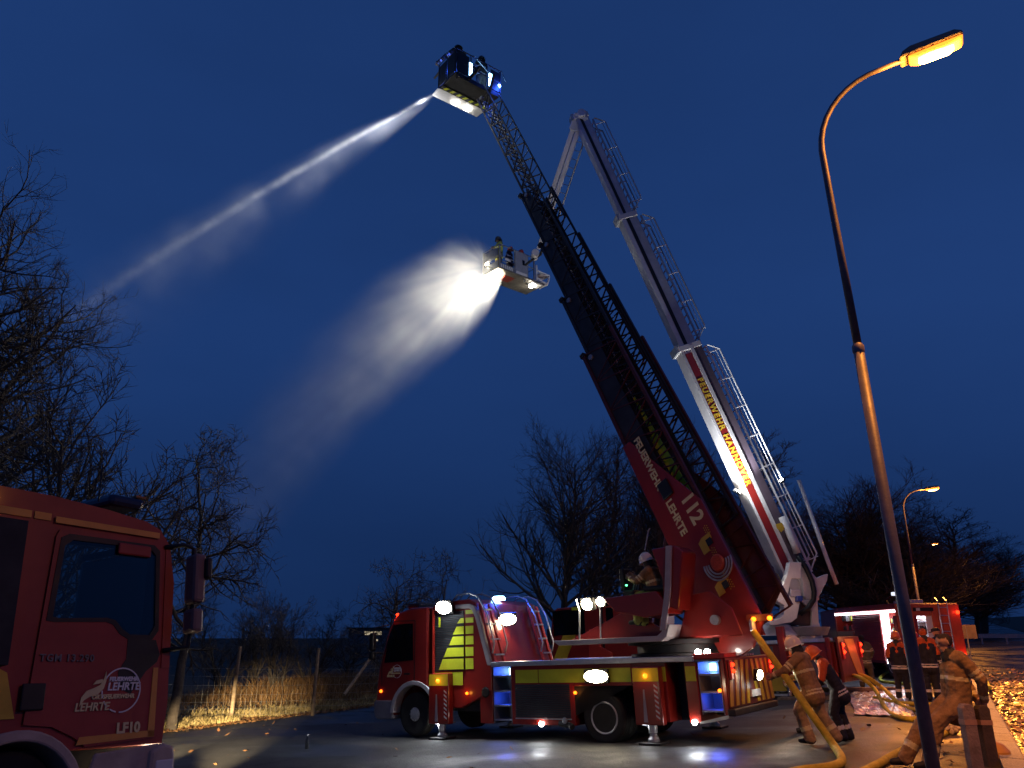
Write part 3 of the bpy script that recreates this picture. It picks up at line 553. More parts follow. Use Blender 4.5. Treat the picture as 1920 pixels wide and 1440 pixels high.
# lower body: bays, panels, wheel arch
def lower(x0, x1, z0, z1, m=RED, y0=-1.22, y1=1.22): return MB().box(x0, x1, y0, y1, z0, z1).build('lower_body', m, T, bevel=.012)
lower(2.64, 2.98, .32, 1.48); lower(2.12, 2.64, .3, 1.46, DARK, -1.22, .62); lower(.56, 2.12, .32, 1.47); lower(-.78, .56, 1.06, 1.47); lower(-1.5, -.78, .42, 1.47)
lower(-1.88, -1.5, .42, 1.45, DARK, -1.22, .7); lower(-2.12, -1.88, .42, 1.47); lower(-2.58, -2.12, .55, 1.47, DARK, -1.22, .62); lower(-2.66, -2.58, .55, 1.5)
MB().box(3.0, 3.74, .9, 1.1, .55, .95).build('battery_box', DARK, T, bevel=.02)
MB().prism([(-.72, 1.06)] + arc(-.08, .47, .66, 112, 10, 8) + [(.56, .5), (.56, 1.06)], 'y', .8, 1.2).build('wheel_arch_liner', BLACK, T)
deck = MB().box(-2.62, 2.62, -1.24, 1.24, 1.472, 1.50).build('deck', mat('checker_plate', (.22, .22, .23), .45, metal=.6, var=.2, bump=.5, bs=55), T)
for yy in (1.252, -1.252): MB().bar((-2.1, yy, 1.52), (2.62, yy, 1.52), .05, .10).build('deck_rail', SILVER, T, bevel=.012)
for x0, x1 in ((1.42, 2.0), (-.02, 1.40), (-.76, -.06), (-1.5, -1.2), (-2.1, -1.9)): MB().box(x0, x1, 1.222, 1.23, 1.13, 1.39).build('yellow_band', YEL, T)
shutter(T, .66, 2.02, 1.224, .46, 1.10, 16, SHUT)
MB().bar((.64, 1.235, .44), (2.02, 1.235, .44), .02, .02).build('shutter_bar', SILVER, T)
MB().box(-1.42, -.8, 1.222, 1.228, .5, 1.1).build('dark_panel', GREYP, T)
MB().lathe([(.10, 0), (.11, .02), (.08, .03)], (2.81, 1.222, .95), (0, 1, 0), 20).build('filler_cap', BLACK, T); MB().box(2.68, 2.94, 1.222, 1.226, 1.0, 1.28).build('filler_plate', mat('pale_grey_trim'), T)
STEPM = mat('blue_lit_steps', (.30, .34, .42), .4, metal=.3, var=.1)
for x0, x1, zs, z0 in ((2.14, 2.62, (.38, .66, .95, 1.25), .33), (-2.56, -2.14, (.60, .92, 1.22), .56)):
    bay = MB().box(x0, x1, .625, .64, z0, 1.46).box(x0 - .001, x0 + .012, .64, 1.2, z0, 1.46).box(x1 - .012, x1 + .001, .64, 1.2, z0, 1.46).build('step_bay', mat('bay_lining', (.25, .26, .28), .5, var=.1), T)
    for z in zs: MB().box(x0 + .015, x1 - .015, .66, 1.19, z, z + .035).build('step', STEPM, bay, bevel=.006)
    MB().box((x0 + x1) / 2 + .06, (x0 + x1) / 2 + .18, .66, .68, 1.29, 1.42).build('blue_lamp', CYN_E, bay)
    lamp('POINT', ((x0 + x1) / 2 + .1, 1.0, 1.36), 3.2, BLUE, T, radius=.04); lamp('POINT', ((x0 + x1) / 2, 1.05, .82), 3.0, BLUE, T, radius=.04)
lamp('SPOT', (2.38, 1.22, .5), 22, (.10, .16, 1), T, (2.2, 2.9, -.2), 120, .8, .05); lamp('SPOT', (-2.35, 1.22, .55), 18, (.10, .16, 1), T, (-2.6, 2.9, -.2), 120, .8, .05)
for x, y in ((4.95, 1.05), (-.08, 1.05)):
    wheel(T, x, y, .475, 1, x < 1); wheel(T, x, -y, .475, -1, x < 1)
# lamps along the flank
flood(T, (-.05, 1.27, 1.25), (0, 1, -.1), .50, .22, WRM_E); lamp('SPOT', (-.05, 1.36, 1.25), 260, WARM, T, (-.2, 5.5, -.2), 150, .7, .06)
for px, py in ((875, 1300), (1078, 1299), (1349, 1295)):
    x, z = side(px, py); beacon('marker_lamp', T, (x, 1.236, z), AMB_E, .026); lamp('POINT', (x, 1.36, z), .6, AMBER, T, radius=.03)
for px, py in ((822, 1359), (1012, 1358), (1209, 1355), (1300, 1355)):
    x, z = side(px, py, 1.3); beacon('ground_lamp', T, (x, 1.24, z), WHT_E, .042, (0, .8, -.5)); lamp('SPOT', (x, 1.33, z - .02), 17, COOL, T, (x - .5, 2.75, -.25), 150, .9, .10)
MB().tube([(.95, 1.2, .36), (.70, 1.22, .33), (.62, 1.26, .30)], .06, 10).build('exhaust_pipe', DARK, T); MB().lathe([(.02, 0), (.06, .01), (.06, .03), (.02, .04)], (.78, 1.26, .42), (0, 1, 0), 12).build('towing_eye', STEEL, T)
# outriggers: box with striped strip, chrome ram, foot plate
def outrigger(x0, x1, y, z0, z1, s=1, ground=None, lit=True):
    o = MB().box(x0, x1, (1.226 if s > 0 else -y), (y if s > 0 else -1.226), z0, z1).build('outrigger', RED, T, bevel=.02); xm = (x0 + x1) / 2; ys = s * (y - .13)
    gw = MLI @ gnd(*(ML @ Vector((xm, ys, 0))).xy); zg = gw.z
    MB().cyl((xm, ys, zg + .10), (xm, ys, z0 + .15), .062, n=18).build('ram', CHROME, o, smooth='auto'); MB().cyl((xm, ys, z0 - .14), (xm, ys, z0 + .1), .085, n=18).build('ram_sleeve', SILVER, o, smooth='auto')
    MB().lathe([(.07, .04), (.11, .05), (.11, .09), (.07, .14), (.07, .18)], (xm, ys, zg), (0, 0, 1), 18).build('ram_foot', STEEL, o, smooth='auto'); MB().box(xm - .22, xm + .22, ys - .22, ys + .22, zg + .004, zg + .045).build('foot_plate', DARK, o, bevel=.01)
    if s > 0:
        MB().prism([(xm + .02, z0 + .05), (xm + .10, z0 + .05), (xm + .07, z0 + .62), (xm + .04, z0 + .62)], 'y', y + .002, y + .012).build('wedge_plate', mat('pale_grey_trim'), o)
        xs = x0 + .06; st = MB().box(xs - .01, xs + .07, y + .002, y + .006, z0 + .08, z0 + .72).build('warning_strip', REDLENS, o)
        for k in range(7): zz = z0 + .10 + k * .088; MB().prism([(xs - .008, zz), (xs + .068, zz + .05), (xs + .068, zz + .085), (xs - .008, zz + .035)], 'y', y + .0065, y + .009).build('stripe', WLET, st)
        MB().box(x0 + .015, x1 - .015, y + .002, y + .007, z1 - .26, z1 - .02).build('yellow_band', YEL, o)
        beacon('amber_lamp', o, (xm + .0, y + .01, z1 - .16), AMB_E, .038); lamp('POINT', (xm, y + .16, z1 - .16), .9, AMBER, T, radius=.04)
    return o
outrigger(3.74, 4.33, 1.40, .30, 1.36); outrigger(-1.44, -.87, 1.40, .38, 1.40)
outrigger(-1.44, -.87, 1.9, .45, .85, -1); outrigger(3.74, 4.33, 1.5, .45, .9, -1)
# rear: striped panel, tail lamps, floodlight, plate, bumper
rear = MB().box(-2.70, -2.662, -1.22, 1.22, .66, 1.53).build('rear_panel', mat('dark_red_board', (.17, .03, .02), .45, var=.2), T, bevel=.02)
for sgn in (-1, 1):
    for k in range(4):
        y0 = sgn * (.10 + k * .29); 
        if abs(y0) > 1.05: continue
        MB().prism([(y0 - sgn * .04, 1.47), (y0 + sgn * .09, 1.47), (y0 + sgn * (.09 + .19), .70), (y0 + sgn * .13, .70)], 'x', -2.712, -2.702).build('warning_stripe', RYEL, rear)
for sgn in (-1, 1):
    MB().box(-2.76, -2.702, sgn * 1.10 - .07, sgn * 1.10 + .07, 1.14, 1.46).build('tail_lamp', REDLENS, rear, bevel=.02)
    for z in (1.40, 1.29): beacon('red_lamp', rear, (-2.765, sgn * 1.10, z), RED_E, .033, (-1, 0, 0))
    lamp('POINT', (-2.95, sgn * 1.1, 1.35), 1.6, (1, .05, .02), T, radius=.05)
flood(T, (-2.82, .05, 1.19), (-1, 0, -.15), .26, .17, WRM_E); lamp('SPOT', (-2.95, .05, 1.16), 95, WARM, T, (-6, .05, .1), 140, .8, .06); lamp('POINT', (-2.98, .05, 1.16), 3.2, WARM, T, radius=.05)
pl = MB().box(-2.74, -2.705, -.36, .16, .80, .92).build('number_plate', WLET, rear); lamp('POINT', (-2.86, -.1, .98), .7, COOL, T, radius=.03)
MB().bar((-2.70, -1.24, .60), (-2.70, 1.24, .60), .14, .12).build('rear_bumper', DARK, T, bevel=.02); MB().prism([(-2.64, .5), (-2.08, .40), (-2.08, .44), (-2.64, .56)], 'y', 1.0, 1.235).build('side_skirt', SILVER, T)
for k in range(6): MB().box(-2.70, -2.67, .3 - k * .13, .38 - k * .13, 1.535, 1.57).build('rear_tread', SILVER, rear)
MB().box(-2.68, -2.05, .55, 1.2, 1.502, 1.60).build('beacon_base', mat('light_bar_red', (.5, .05, .04), .4), T, bevel=.02)
for yy in (.65, 1.1): beacon('white_lamp', T, (-2.15, yy + .02, 1.63), WHT_E, .05, (0, .5, .5))
# ---- turntable, operator's stand
TC = (-1.25, 0.0)
MB().lathe([(.95, 1.50), (.95, 1.62), (.82, 1.64), (.82, 1.78), (1.0, 1.80), (1.0, 1.88), (.2, 1.9)], (TC[0], TC[1], 0), (0, 0, 1), 40).build('turntable', DARK, T, smooth='auto')
MB().prism([(-2.3, 1.88), (-.1, 1.88), (-.05, 2.02), (-2.3, 2.06)], 'y', -.62, .62).build('turret_base', RED, T, bevel=.03)
platform = MB().prism([(.95, 1.93), (.83, 1.85), (-1.50, 1.85), (-1.62, 1.93), (-1.70, 2.15), (-1.58, 2.15), (-1.52, 2.02), (-1.42, 1.95), (.95, 1.95)], 'y', .62, 1.28).build('platform', mat('pale_grey_trim'), T, bevel=.02)
MB().prism([(.90, 1.951), (-1.40, 1.951), (-1.40, 2.02), (-.5, 2.50), (-.05, 2.32)], 'y', .60, .66).build('platform_guard', RED, T, bevel=.01)
MB().prism([(-.55, 2.45), (-.30, 2.72), (-1.5, 2.78), (-1.72, 2.5), (-1.72, 2.35), (-1.2, 2.3)], 'y', .60, 1.30).build('stand_cowl', RED, T, bevel=.02)
for yy in (1.24,):
    MB().prism([(-1.80, 3.62), (-1.92, 3.62), (-1.80, 2.75), (-1.62, 2.05), (-1.50, 2.05), (-1.68, 2.76)], 'y', yy, yy + .07).build('grey_frame', mat('pale_grey_trim'), T, bevel=.01)
MB().prism([(-1.45, 3.60), (-1.95, 3.62), (-2.12, 3.5), (-1.9, 2.4), (-1.6, 2.5), (-1.62, 3.0)], 'y', .55, 1.235).build('seat_shell', RED, T, bevel=.03)
MB().box(-1.62, -1.15, .66, 1.16, 2.80, 2.90).prism([(-1.62, 2.8), (-1.50, 2.8), (-1.58, 3.4), (-1.68, 3.4)], 'y', .68, 1.14).build('operator_seat', BLACK, T, bevel=.03)
MB().box(-.72, -.62, .75, 1.1, 2.85, 3.30).build('control_screen', BLACK, T, bevel=.02)
MB().box(-.95, -.68, .7, 1.15, 2.62, 2.86).build('control_desk', DARK, T, bevel=.03)
for i, q in enumerate((.8, .9, 1.0)): MB().cyl((-.86, q, 2.86), (-.9, q, 3.0), .015, n=8).build('joystick', STEEL, T)
beacon('green_lamp', T, (-.80, 1.16, 2.95), mat('lit_green_lens', (.1, .8, .2), .3, var=0, emit=(.1, 1, .3), es=5), .015)
for x in (.35, -.15):
    MB().tube([(x, 1.22, 1.95), (x - .04, 1.22, 2.5), (x + .02, 1.22, 2.75)], .018, 7).build('stand_rail', STEEL, T)
flood(T, (.12, 1.1, 2.66), (.35, .9, -.25), .32, .22, WRM_E); flood(T, (-.12, .95, 2.70), (.35, .9, -.25), .24, .18, WRM_E)
flood(T, (.2, -1.05, 2.66), (.8, -.6, -.3), .24, .18, WRM_E); lamp('SPOT', (.34, -1.2, 2.64), 420, WARM, T, (6.0, -7.0, 1.6), 110, .7, .06)  # far-side floodlight added to brighten the boom truck's cab
lamp('SPOT', (.24, 1.16, 2.70), 70, WARM, T, (3.0, 2.2, .8), 140, .7, .05); lamp('POINT', (.34, 1.3, 2.72), 16, WARM, T, radius=.05)
MB().tube([(-1.2, 1.0, 3.62), (-1.32, 1.0, 4.0), (-1.36, 1.0, 4.05)], .014, 6).build('aerial', STEEL, T)
# ---- the ladder: five nested trussed sections
LB = ML @ Vector((-2.42, -.05, 2.15)) + Vector((.50, 0, 0)); LT = P(912, 186, 27.4)
la = (LT - LB).normalized(); ll = Vector((la.x, la.y, 0)).normalized().cross(Vector((0, 0, 1))).normalized(); lnrm = ll.cross(la).normalized()   # along, sideways (away), climbing side
if lnrm.z < 0: lnrm = -lnrm
LLEN = (LT - LB).length
def s_at(py):                                                    # how far up the ladder a given height in view is
    lo, hi = 0, LLEN
    for _ in range(40):
        m_ = (lo + hi) / 2
        if proj(LB + la * m_)[1] > py: lo = m_
        else: hi = m_
    return lo
def lp(s, w, n): return LB + la * s + ll * w + lnrm * n           # ladder coordinates: along, sideways, towards the climbing side
ends = [s_at(648), s_at(548), s_at(450), s_at(362), LLEN]; SEC = [(1.16, -.58, .54), (1.0, -.47, .50), (.87, -.36, .46), (.75, -.26, .42), (.62, -.16, .38)]
inv_T = MLI
sec_o = []
for i, ((w, nb, ntp), e) in enumerate(zip(SEC, ends)):
    s0 = .1 if i == 0 else max(.6, e - 7.6); ch = .075 - .008 * i
    sec = bpy.data.objects.new('ladder_section', None); COL.objects.link(sec); sec.parent = T; sec.matrix_parent_inverse = inv_T; sec_o.append(sec)
    for sg in (-1, 1):
        b = MB(); y = sg * w / 2; b.bar(lp(s0, y, nb), lp(e, y, nb), ch, ch * 1.3, lnrm); b.bar(lp(s0, y, ntp), lp(e, y, ntp), ch, ch, lnrm)
        n = max(4, int((e - s0) / .85)); 
        for k in range(n):
            a, c = s0 + (e - s0) * k / n, s0 + (e - s0) * (k + 1) / n; b.bar(lp(a, y, nb), lp((a + c) / 2, y, ntp), .035, .03, lnrm); b.bar(lp((a + c) / 2, y, ntp), lp(c, y, nb), .035, .03, lnrm)
            b.bar(lp(a, y, nb), lp(a, y, ntp), .028, .025, lnrm)
        b.build('side_truss', LADST if i else mat('dark_red_steel', (.09, .016, .012), .5, var=.2), sec)
        if i < 4:                                               # solid plate added for the dark, opaque look of the nested trusses
            MB().bar(lp(s0, y, nb + (ntp - nb) * .27), lp(e - .12, y, nb + (ntp - nb) * .27), (ntp - nb) * .54, .012, ll).build('dark_fill_plate', LADST, sec)
    b = MB(); k = s0 + .15; me = None
    b.bar(-ll * (w / 2), ll * (w / 2), .032, .028, lnrm); me = b.mesh('rung'); me.materials.append(LADST)
    while k < e:
        o = bpy.data.objects.new('rung', me); COL.objects.link(o); o.parent = sec; o.location = lp(k, 0, nb + .12); k += .30
    b = MB()
    for q in (-.2, .2): b.tube([lp(s0 + .3, w * q, nb + .05), lp(e - .2, w * q, nb + .05)], .03, 6)
    b.build('pull_cable', STEEL, sec)
    if i < 4: b = MB().box(-.06, .06, -w / 2 - .05, w / 2 + .05, -.05, .09, basis(lp(e, 0, nb), la, ll)); b.build('end_bracket', DARK, sec)
    for sg in (-1, 1): MB().cyl(lp(e - .25, sg * (w / 2 + .05), nb + .2), lp(e - .25, sg * (w / 2 - .03), nb + .2), .07, n=12).build('guide_roller', STEEL, sec)
# red cheek plates on the lowest section, with lettering on the near one
se = s_at(822)
for sg in (-1, 1):
    y = sg * (.58 + .05); m4 = Matrix((la, lnrm, ll)).transposed().to_4x4(); m4.translation = lp(0, y, 0)
    pl_ = [(-.55, -.62), (-.55, .10), (-.25, .58), (se - 2.2, .58), (se - 1.1, .10), (se + .1, -.40), (se + .1, -.64), (1.9, -.64), (1.0, -.74)]
    if sg > 0: pl_ = [(.35, -.55), (.15, -.1), (.5, .55), (se - 2.2, .55), (se - 1.1, .1), (se, -.4), (se, -.6)]
    ck = MB().prism(pl_, 'z', -.03, .03, m4).build('cheek_plate', RED if sg < 0 else mat('dark_red_steel'), T, bevel=.015, pinv=inv_T)  # far plate gets a darker red that paints in the inside's shade
    if sg < 0:
        f = -ll
        def tx(body, s, n, size, mm, **k): return text(body, mm, ck, basis(lp(s, y - .036, n), -la, lnrm) if (-la).cross(lnrm).dot(f) > 0 else basis(lp(s, y - .036, n), la, lnrm), size, .004, **k)
        def CP(px, py):                                          # where a sight line meets the near cheek
            d = ray(px, py); o = lp(0, y - .036, 0); q = CAM + d * ((o - CAM).dot(ll) / d.dot(ll)) - LB; return q.dot(la), q.dot(lnrm)
        tx('FEUERWEHR', *CP(1188, 826), .25, CREAM, bold=.008); tx('LEHRTE', *CP(1248, 942), .25, CREAM, bold=.008); tx('112', *CP(1276, 934), .46, CREAM, bold=.014)
        mb = lambda s, n: Matrix.Translation(lp(s, y - .036, n)) @ m4.to_3x3().to_4x4()
        MB().box(-.20, .20, -.16, .14, -.05, .003, mb(*CP(1249, 917))).build('cover_cap', BLACK, ck, bevel=.03)
        for s_, n_, q in ((*CP(1322, 1022), 1), (*CP(1352, 1102), .8)):
            MB().prism([(-.16 * q, -.12), (.10 * q, -.12), (.16 * q, .0), (.16 * q, .22), (.04 * q, .22), (.04 * q, .05), (-.16 * q, .05)], 'z', -.012, .003, mb(s_, n_)).build('yellow_plate', RYEL, ck)
            MB().box(-.07, .07, .06, .2, -.014, .004, mb(s_, n_)).build('access_hole', BLACK, ck)
        dots = MB()
        for s_, n_ in ((*CP(1326, 1002), ), (*CP(1340, 1044), ), (*CP(1362, 1092), ), (*CP(1371, 1104), )):
            for a_ in range(4):
                for c_ in range(3): dots.add([mb(s_, n_) @ Vector((a_ * .05 + (c_ % 2) * .025 + dx, c_ * .045 + dy, -.012)) for dx, dy in ((-.015, 0), (0, -.015), (.015, 0), (0, .015))], [(0, 1, 2, 3)])
        tag(dots.build('hole_pattern', RYEL, ck), kind='stuff')
        hub = lp(CP(1346, 1055)[0], y - .05, CP(1346, 1055)[1])
        MB().lathe([(.02, .03), (.14, .03), (.17, .0)], hub, f, 24).build('pivot_cap', mat('red_reflector', (.55, .08, .04), .3, var=.3, vs=40), ck, smooth='auto')  # mottled red cap without emission
        for r_ in (.22, .28, .34): 
            pts = [hub + (la * math.cos(R(a_)) + lnrm * math.sin(R(a_))) * r_ for a_ in range(95, 290, 12)]; MB().tube(pts, .018, 7).build('hydraulic_hose', STEEL, ck, smooth=True)
# yellow lettering plate inside the truss above the cheek, lifting rams, foot of the ladder with amber lamps
MB().bar(lp(se - 1.9, -.40, .22), lp(se + 1.1, -.40, .02), .22, .01, ll).build('yellow_plate', mat('fluorescent_yellow'), T, pinv=inv_T)
for sg in (-.38, .38):
    MB().cyl(ML @ Vector((-.55, sg, 1.9)), lp(2.6, sg * .9, -.6), .085, n=14).build('lifting_ram', mat('dark_red_steel'), T, smooth='auto', pinv=inv_T); 
for sg in (-1, 1):
    MB().prism([(-2.9, 1.9), (-1.6, 1.9), (-1.9, 2.7), (-2.35, 2.75), (-2.75, 2.4)], 'y', sg * .66 - .03, sg * .66 + .03).build('turret_cheek', RED, T, bevel=.02)
MB().cyl(ML @ Vector((-2.42, -.8, 2.2)), ML @ Vector((-2.42, .8, 2.2)), .09, n=14).build('pivot_pin', STEEL, T, pinv=inv_T)
def on_cheek(px, py, off):                                       # just outside the near cheek plate
    d = ray(px, py); return CAM + d * ((lp(0, -.63 - off, 0) - CAM).dot(ll) / d.dot(ll))
FL = [on_cheek(1413, 1161, .12), on_cheek(1443, 1159, .05)]
for q in FL:
    MB().sph(q, (.05, .05, .045), 10, 6).build('amber_lamp', AMB_E, T, smooth=True, pinv=inv_T); lamp('POINT', q + Vector((0, -.15, .02)), 2.2, AMBER, T, radius=.04, pinv=inv_T)
MB().bar(FL[0] + Vector((-.1, .10, .02)), FL[1] + Vector((.1, .10, .02)), .10, .12).build('foot_crossbar', mat('dark_red_steel'), T, pinv=inv_T)
MB().cyl(FL[0] + Vector((-.02, .05, -.02)), FL[0] + Vector((-.03, -.02, -.2)), .06, n=12).build('hose_coupling', SILVER, T, pinv=inv_T)
# ---- the cage at the tip
ca = Vector((la.x, la.y, 0)).normalized(); cl = ll if ll.x > 0 else -ll; CO = P(897, 158, 27.4)              # forward, sideways, hinge
CM = Matrix((ca, -cl, Vector((0, 0, 1)))).transposed().to_4x4(); CM.translation = CO
cage = bpy.data.objects.new('rescue_cage', None); COL.objects.link(cage); cage.parent = T; cage.matrix_parent_inverse = inv_T; cage.matrix_basis = CM
MB().box(0, 1.15, -1.0, 1.0, 0, .08).build('floor', DARK, cage, bevel=.01)
MB().prism([(1.16, .10), (1.52, .06), (1.56, .0), (1.5, -.03), (1.0, -.04)], 'y', -1.02, 1.02).build('front_panel', WHITE, cage, bevel=.02)
MB().box(.80, .96, -1.02, 1.02, -.05, -.004).build('edge_board', BLACK, cage)
for k in range(7): MB().prism([(.81, -.95 + k * .28), (.95, -.88 + k * .28), (.95, -.76 + k * .28), (.81, -.83 + k * .28)], 'z', -.062, -.052).build('warning_stripe', YEL, cage)
posts = [(0, -1), (0, 1), (1.15, -1), (1.15, 1), (0, -.35), (0, .35), (1.15, 0), (.6, -1), (.6, 1)]
for x, y in posts: MB().cyl((x, y, .06), (x, y, 1.1), .024, n=8).build('post', DARK, cage)
for z in (.55, 1.1):
    MB().tube([(0, -1, z), (1.15, -1, z), (1.15, 1, z), (0, 1, z), (0, -1, z)], .024, 8, False).build('rail', DARK, cage)
for y0, y1 in ((-.98, -.1), (.1, .98)): MB().box(1.13, 1.15, y0, y1, .1, .95).build('front_board', BLACK, cage, bevel=.01)
for yy in (-1.0, 1.0):
    for x0, x1 in ((.05, .55), (.65, 1.12)): MB().box(x0, x1, yy - .012, yy + .012, .1, 1.0).build('side_board', BLACK, cage, bevel=.01)
for y0, y1 in ((-.96, -.55), (.42, .96)): MB().box(-.012, .012, y0, y1, .1, .98).build('rear_board', BLACK, cage, bevel=.01)
MB().box(.4, .7, -.9, -.55, .08, .55).build('kit_box', BLACK, cage, bevel=.03)
MB().box(-.05, .12, -.9, .9, -.16, 0).build('hinge_beam', DARK, cage)
for sg in (-.5, .5): MB().bar((.0, sg, -.1), (-.55, sg * .6, .25), .08, .1).build('hinge_arm', DARK, cage)
mon = MB().cyl((1.2, .75, .5), (1.2, .75, 1.12), .06, n=10).tube([(1.2, .75, 1.1), (1.3, .75, 1.2), (1.55, .75, 1.18), (1.9, .75, 1.16)], [.07, .07, .055, .035], 10).build('water_monitor', DARK, cage, smooth='auto')
MB().cyl((1.3, .9, 1.15), (1.15, 1.15, 1.2), .02, n=6).build('monitor_handle', DARK, cage)
for yy in (-.42, .12):
    MB().box(1.26, 1.38, yy - .08, yy + .08, -.11, -.03).build('floodlight', WHT_E, cage, bevel=.02); 
lamp('POINT', (1.6, -.15, -.7), 2.2, COOL, cage, radius=.08)
for x, y, z, mm, r_ in ((.75, .92, .72, CYN_E, .06), (.70, .88, .56, BLU_E, .06), (.02, -.95, .42, CYN_E, .075)):
    MB().sph((x, y, z), r_, 10, 6).build('blue_lamp', mm, cage, smooth=True)
lamp('POINT', (.6, .75, .66), 40, BLUE, cage, radius=.05); lamp('POINT', (-.2, -1.0, .42), 50, BLUE, cage, radius=.05); lamp('POINT', (.3, .0, .5), 5, BLUE, cage, radius=.05)
for yy in (-.6, .3): MB().box(-.02, .02, yy, yy + .12, .2, .75).build('lit_strip', CYN_E, cage)
for sg in (-.98, .3): MB().tube([(0, sg, 1.1), (-.1, sg, 1.06), (-.9, sg * .6, -.2)], .015, 6).build('stay', SILVER, cage)
# ================================================================== the white telescopic boom truck behind
_o = Vector((10.7, 24.98, gz(10.7, 24.98)))
MH = Matrix.Translation(_o) @ Matrix.Rotation(R(142), 4, 'Z') @ Matrix.Rotation(.047, 4, 'Y'); MHI = MH.inverted()
H = empty('boom_truck', MH, 'red platform truck with a raised white telescopic boom and jointed arm, behind the ladder truck', 'fire truck')
def sideH(px, py, y=1.25):
    o = MHI @ CAM; d = (MHI.to_3x3() @ ray(px, py)); t = (y - o.y) / d.y; q = o + d * t; return q.x, q.z
MB().box(.3, 10.2, -.5, .5, .5, .95).build('chassis', DARK, H)
xf_, _ = sideH(1032, 1180); xc, _ = sideH(1200, 1180); zr = sideH(1060, 1139)[1]; zd = sideH(1425, 1206)[1]
cabh = MB().prism([(xc, .6), (xc, zr - .05), (xc + .1, zr), (xf_ - .35, zr), (xf_ - .1, zr - .12), (xf_, zr - .9), (xf_ + .02, .55)], 'y', -1.22, 1.22).build('cab', RED, H, bevel=.04)
def rectH(parent, name, m, x0, y0, x1, y1, off=.0, th=.012, y=1.222):
    a, z1 = sideH(x0, y0, y); c, z0 = sideH(x1, y1, y); return MB().box(min(a, c), max(a, c), y + off, y + off + th, min(z0, z1), max(z0, z1)).build(name, m, parent)
rectH(cabh, 'side_window', GLASS, 1036, 1146, 1098, 1189); rectH(cabh, 'rear_window', GLASS, 1135, 1140, 1153, 1192); rectH(cabh, 'door_gap', BLACK, 1129, 1137, 1132, 1230)
rectH(cabh, 'roof_stripe', YEL, 1072, 1139, 1090, 1143, .004)
for a, c, w_ in ((1058, 1036, 24), (1073, 1051, 3), (1080, 1058, 2.2)):
    q = [sideH(a, 1184), sideH(a + w_, 1183), sideH(c + w_, 1240), sideH(c, 1240)]; MB().prism(q, 'y', 1.224, 1.233).build('side_stripe', mat('reflective_yellow'), cabh)
MB().box(xf_ - .1, xf_ + .05, 1.3, 1.45, 1.9, 2.5).build('mirror', BLACK, cabh, bevel=.03)
MB().tube([(xf_ - 1.5, .3, zr), (xf_ - 1.5, .3, zr + .6)], .012, 5).build('aerial', BLACK, cabh)
MB().prism([sideH(1160, 1240), sideH(1160, 1175), sideH(1180, 1150), sideH(1205, 1142), sideH(1240, 1142), sideH(1240, 1240)], 'y', .2, 1.2).build('crew_body', RED, H, bevel=.04)
MB().prism([sideH(1108, 1245), sideH(1108, 1180), sideH(1122, 1180), sideH(1128, 1212), sideH(1150, 1224), sideH(1150, 1245)], 'y', 1.26, 1.40).build('outrigger_arm', mat('luminous_red_paint'), H, bevel=.02)
MB().box(.1, xc - .02, -1.2, 1.2, .72, zd - .06).build('lower_body', RED, H, bevel=.02)
MB().box(.05, xc - .03, -1.25, 1.25, zd - .05, zd).build('deck', mat('checker_plate'), H)
MB().bar((.1, 1.26, zd + .02), (xc - .1, 1.26, zd + .02), .05, .10).build('deck_rail', SILVER, H)
for x0, x1 in ((1381, 1436), (1448, 1456), (1492, 1540)): rectH(H, 'locker_panel', GREYP, x0, 1212, x1, 1300, -.018)
q = [sideH(1452, 1244), sideH(1474, 1244), sideH(1474, 1296), sideH(1443, 1296)]; MB().prism(q, 'y', 1.214, 1.226).build('side_stripe', mat('reflective_yellow'), H)
rectH(H, 'bottom_rail', SILVER, 1436, 1301, 1484, 1305, .01, .03)
for a, c, top in ((1456, 1488, 1175), (1548, 1572, 1195)):
    x0, z1 = sideH(a, top); x1, z0 = sideH(c, 1290); MB().box(min(x0, x1), max(x0, x1), 1.20, 1.42, max(.35, z0), z1).build('outrigger', RED, H, bevel=.03)
    xm = (x0 + x1) / 2; g_ = (MHI @ gnd(*(MH @ Vector((xm, 1.31, 0))).xy)).z
    MB().cyl((xm, 1.31, g_ + .1), (xm, 1.31, .6), .06, n=14).build('ram', CHROME, H, smooth='auto'); MB().box(xm - .3, xm + .3, 1.0, 1.62, g_ + .003, g_ + .08).build('foot_plate', WOODP, H)
rectH(H, 'marker_strip', WRM_E if False else mat('pale_reflector', (.8, .6, .45), .3, var=.1), 1478, 1190, 1482, 1206, .19, .02); 
beacon('marker_lamp', H, (sideH(1480, 1200)[0], 1.43, sideH(1480, 1200)[1]), AMB_E, .03); lamp('POINT', (sideH(1480, 1200)[0], 1.62, sideH(1480, 1200)[1]), .9, AMBER, H, radius=.04)
for x, rr in ((1.9, True), (3.3, True), (9.0, False)):
    wheel(H, x, 1.05, .49, 1, rr); wheel(H, x, -1.05, .49, -1, rr)
# rear face: red lamps beside a reflective panel with orange light in its colour
rearh = MB().box(-.04, .05, -1.2, 1.22, .45, 1.75).build('rear_panel', mat('dark_red_board'), H, bevel=.02)
MB().prism([(.55, 1.68), (-.45, 1.68), (-1.0, .55), (-.35, .55)], 'x', -.055, -.042).build('reflective_panel', RORG, rearh)
for yy in (.95, -1.05):
    MB().box(-.09, -.04, yy - .1, yy + .1, 1.1, 1.6).build('tail_lamp', REDLENS, rearh, bevel=.02)
    for z in (1.5, 1.3): beacon('red_lamp', rearh, (-.095, yy, z), RED_E, .05, (-1, 0, 0))
    lamp('POINT', (-.35, yy, 1.4), 5, (1, .06, .02), H, radius=.05)
lamp('POINT', (-.55, .1, 1.72), 9, (1, .35, .12), H, radius=.06)
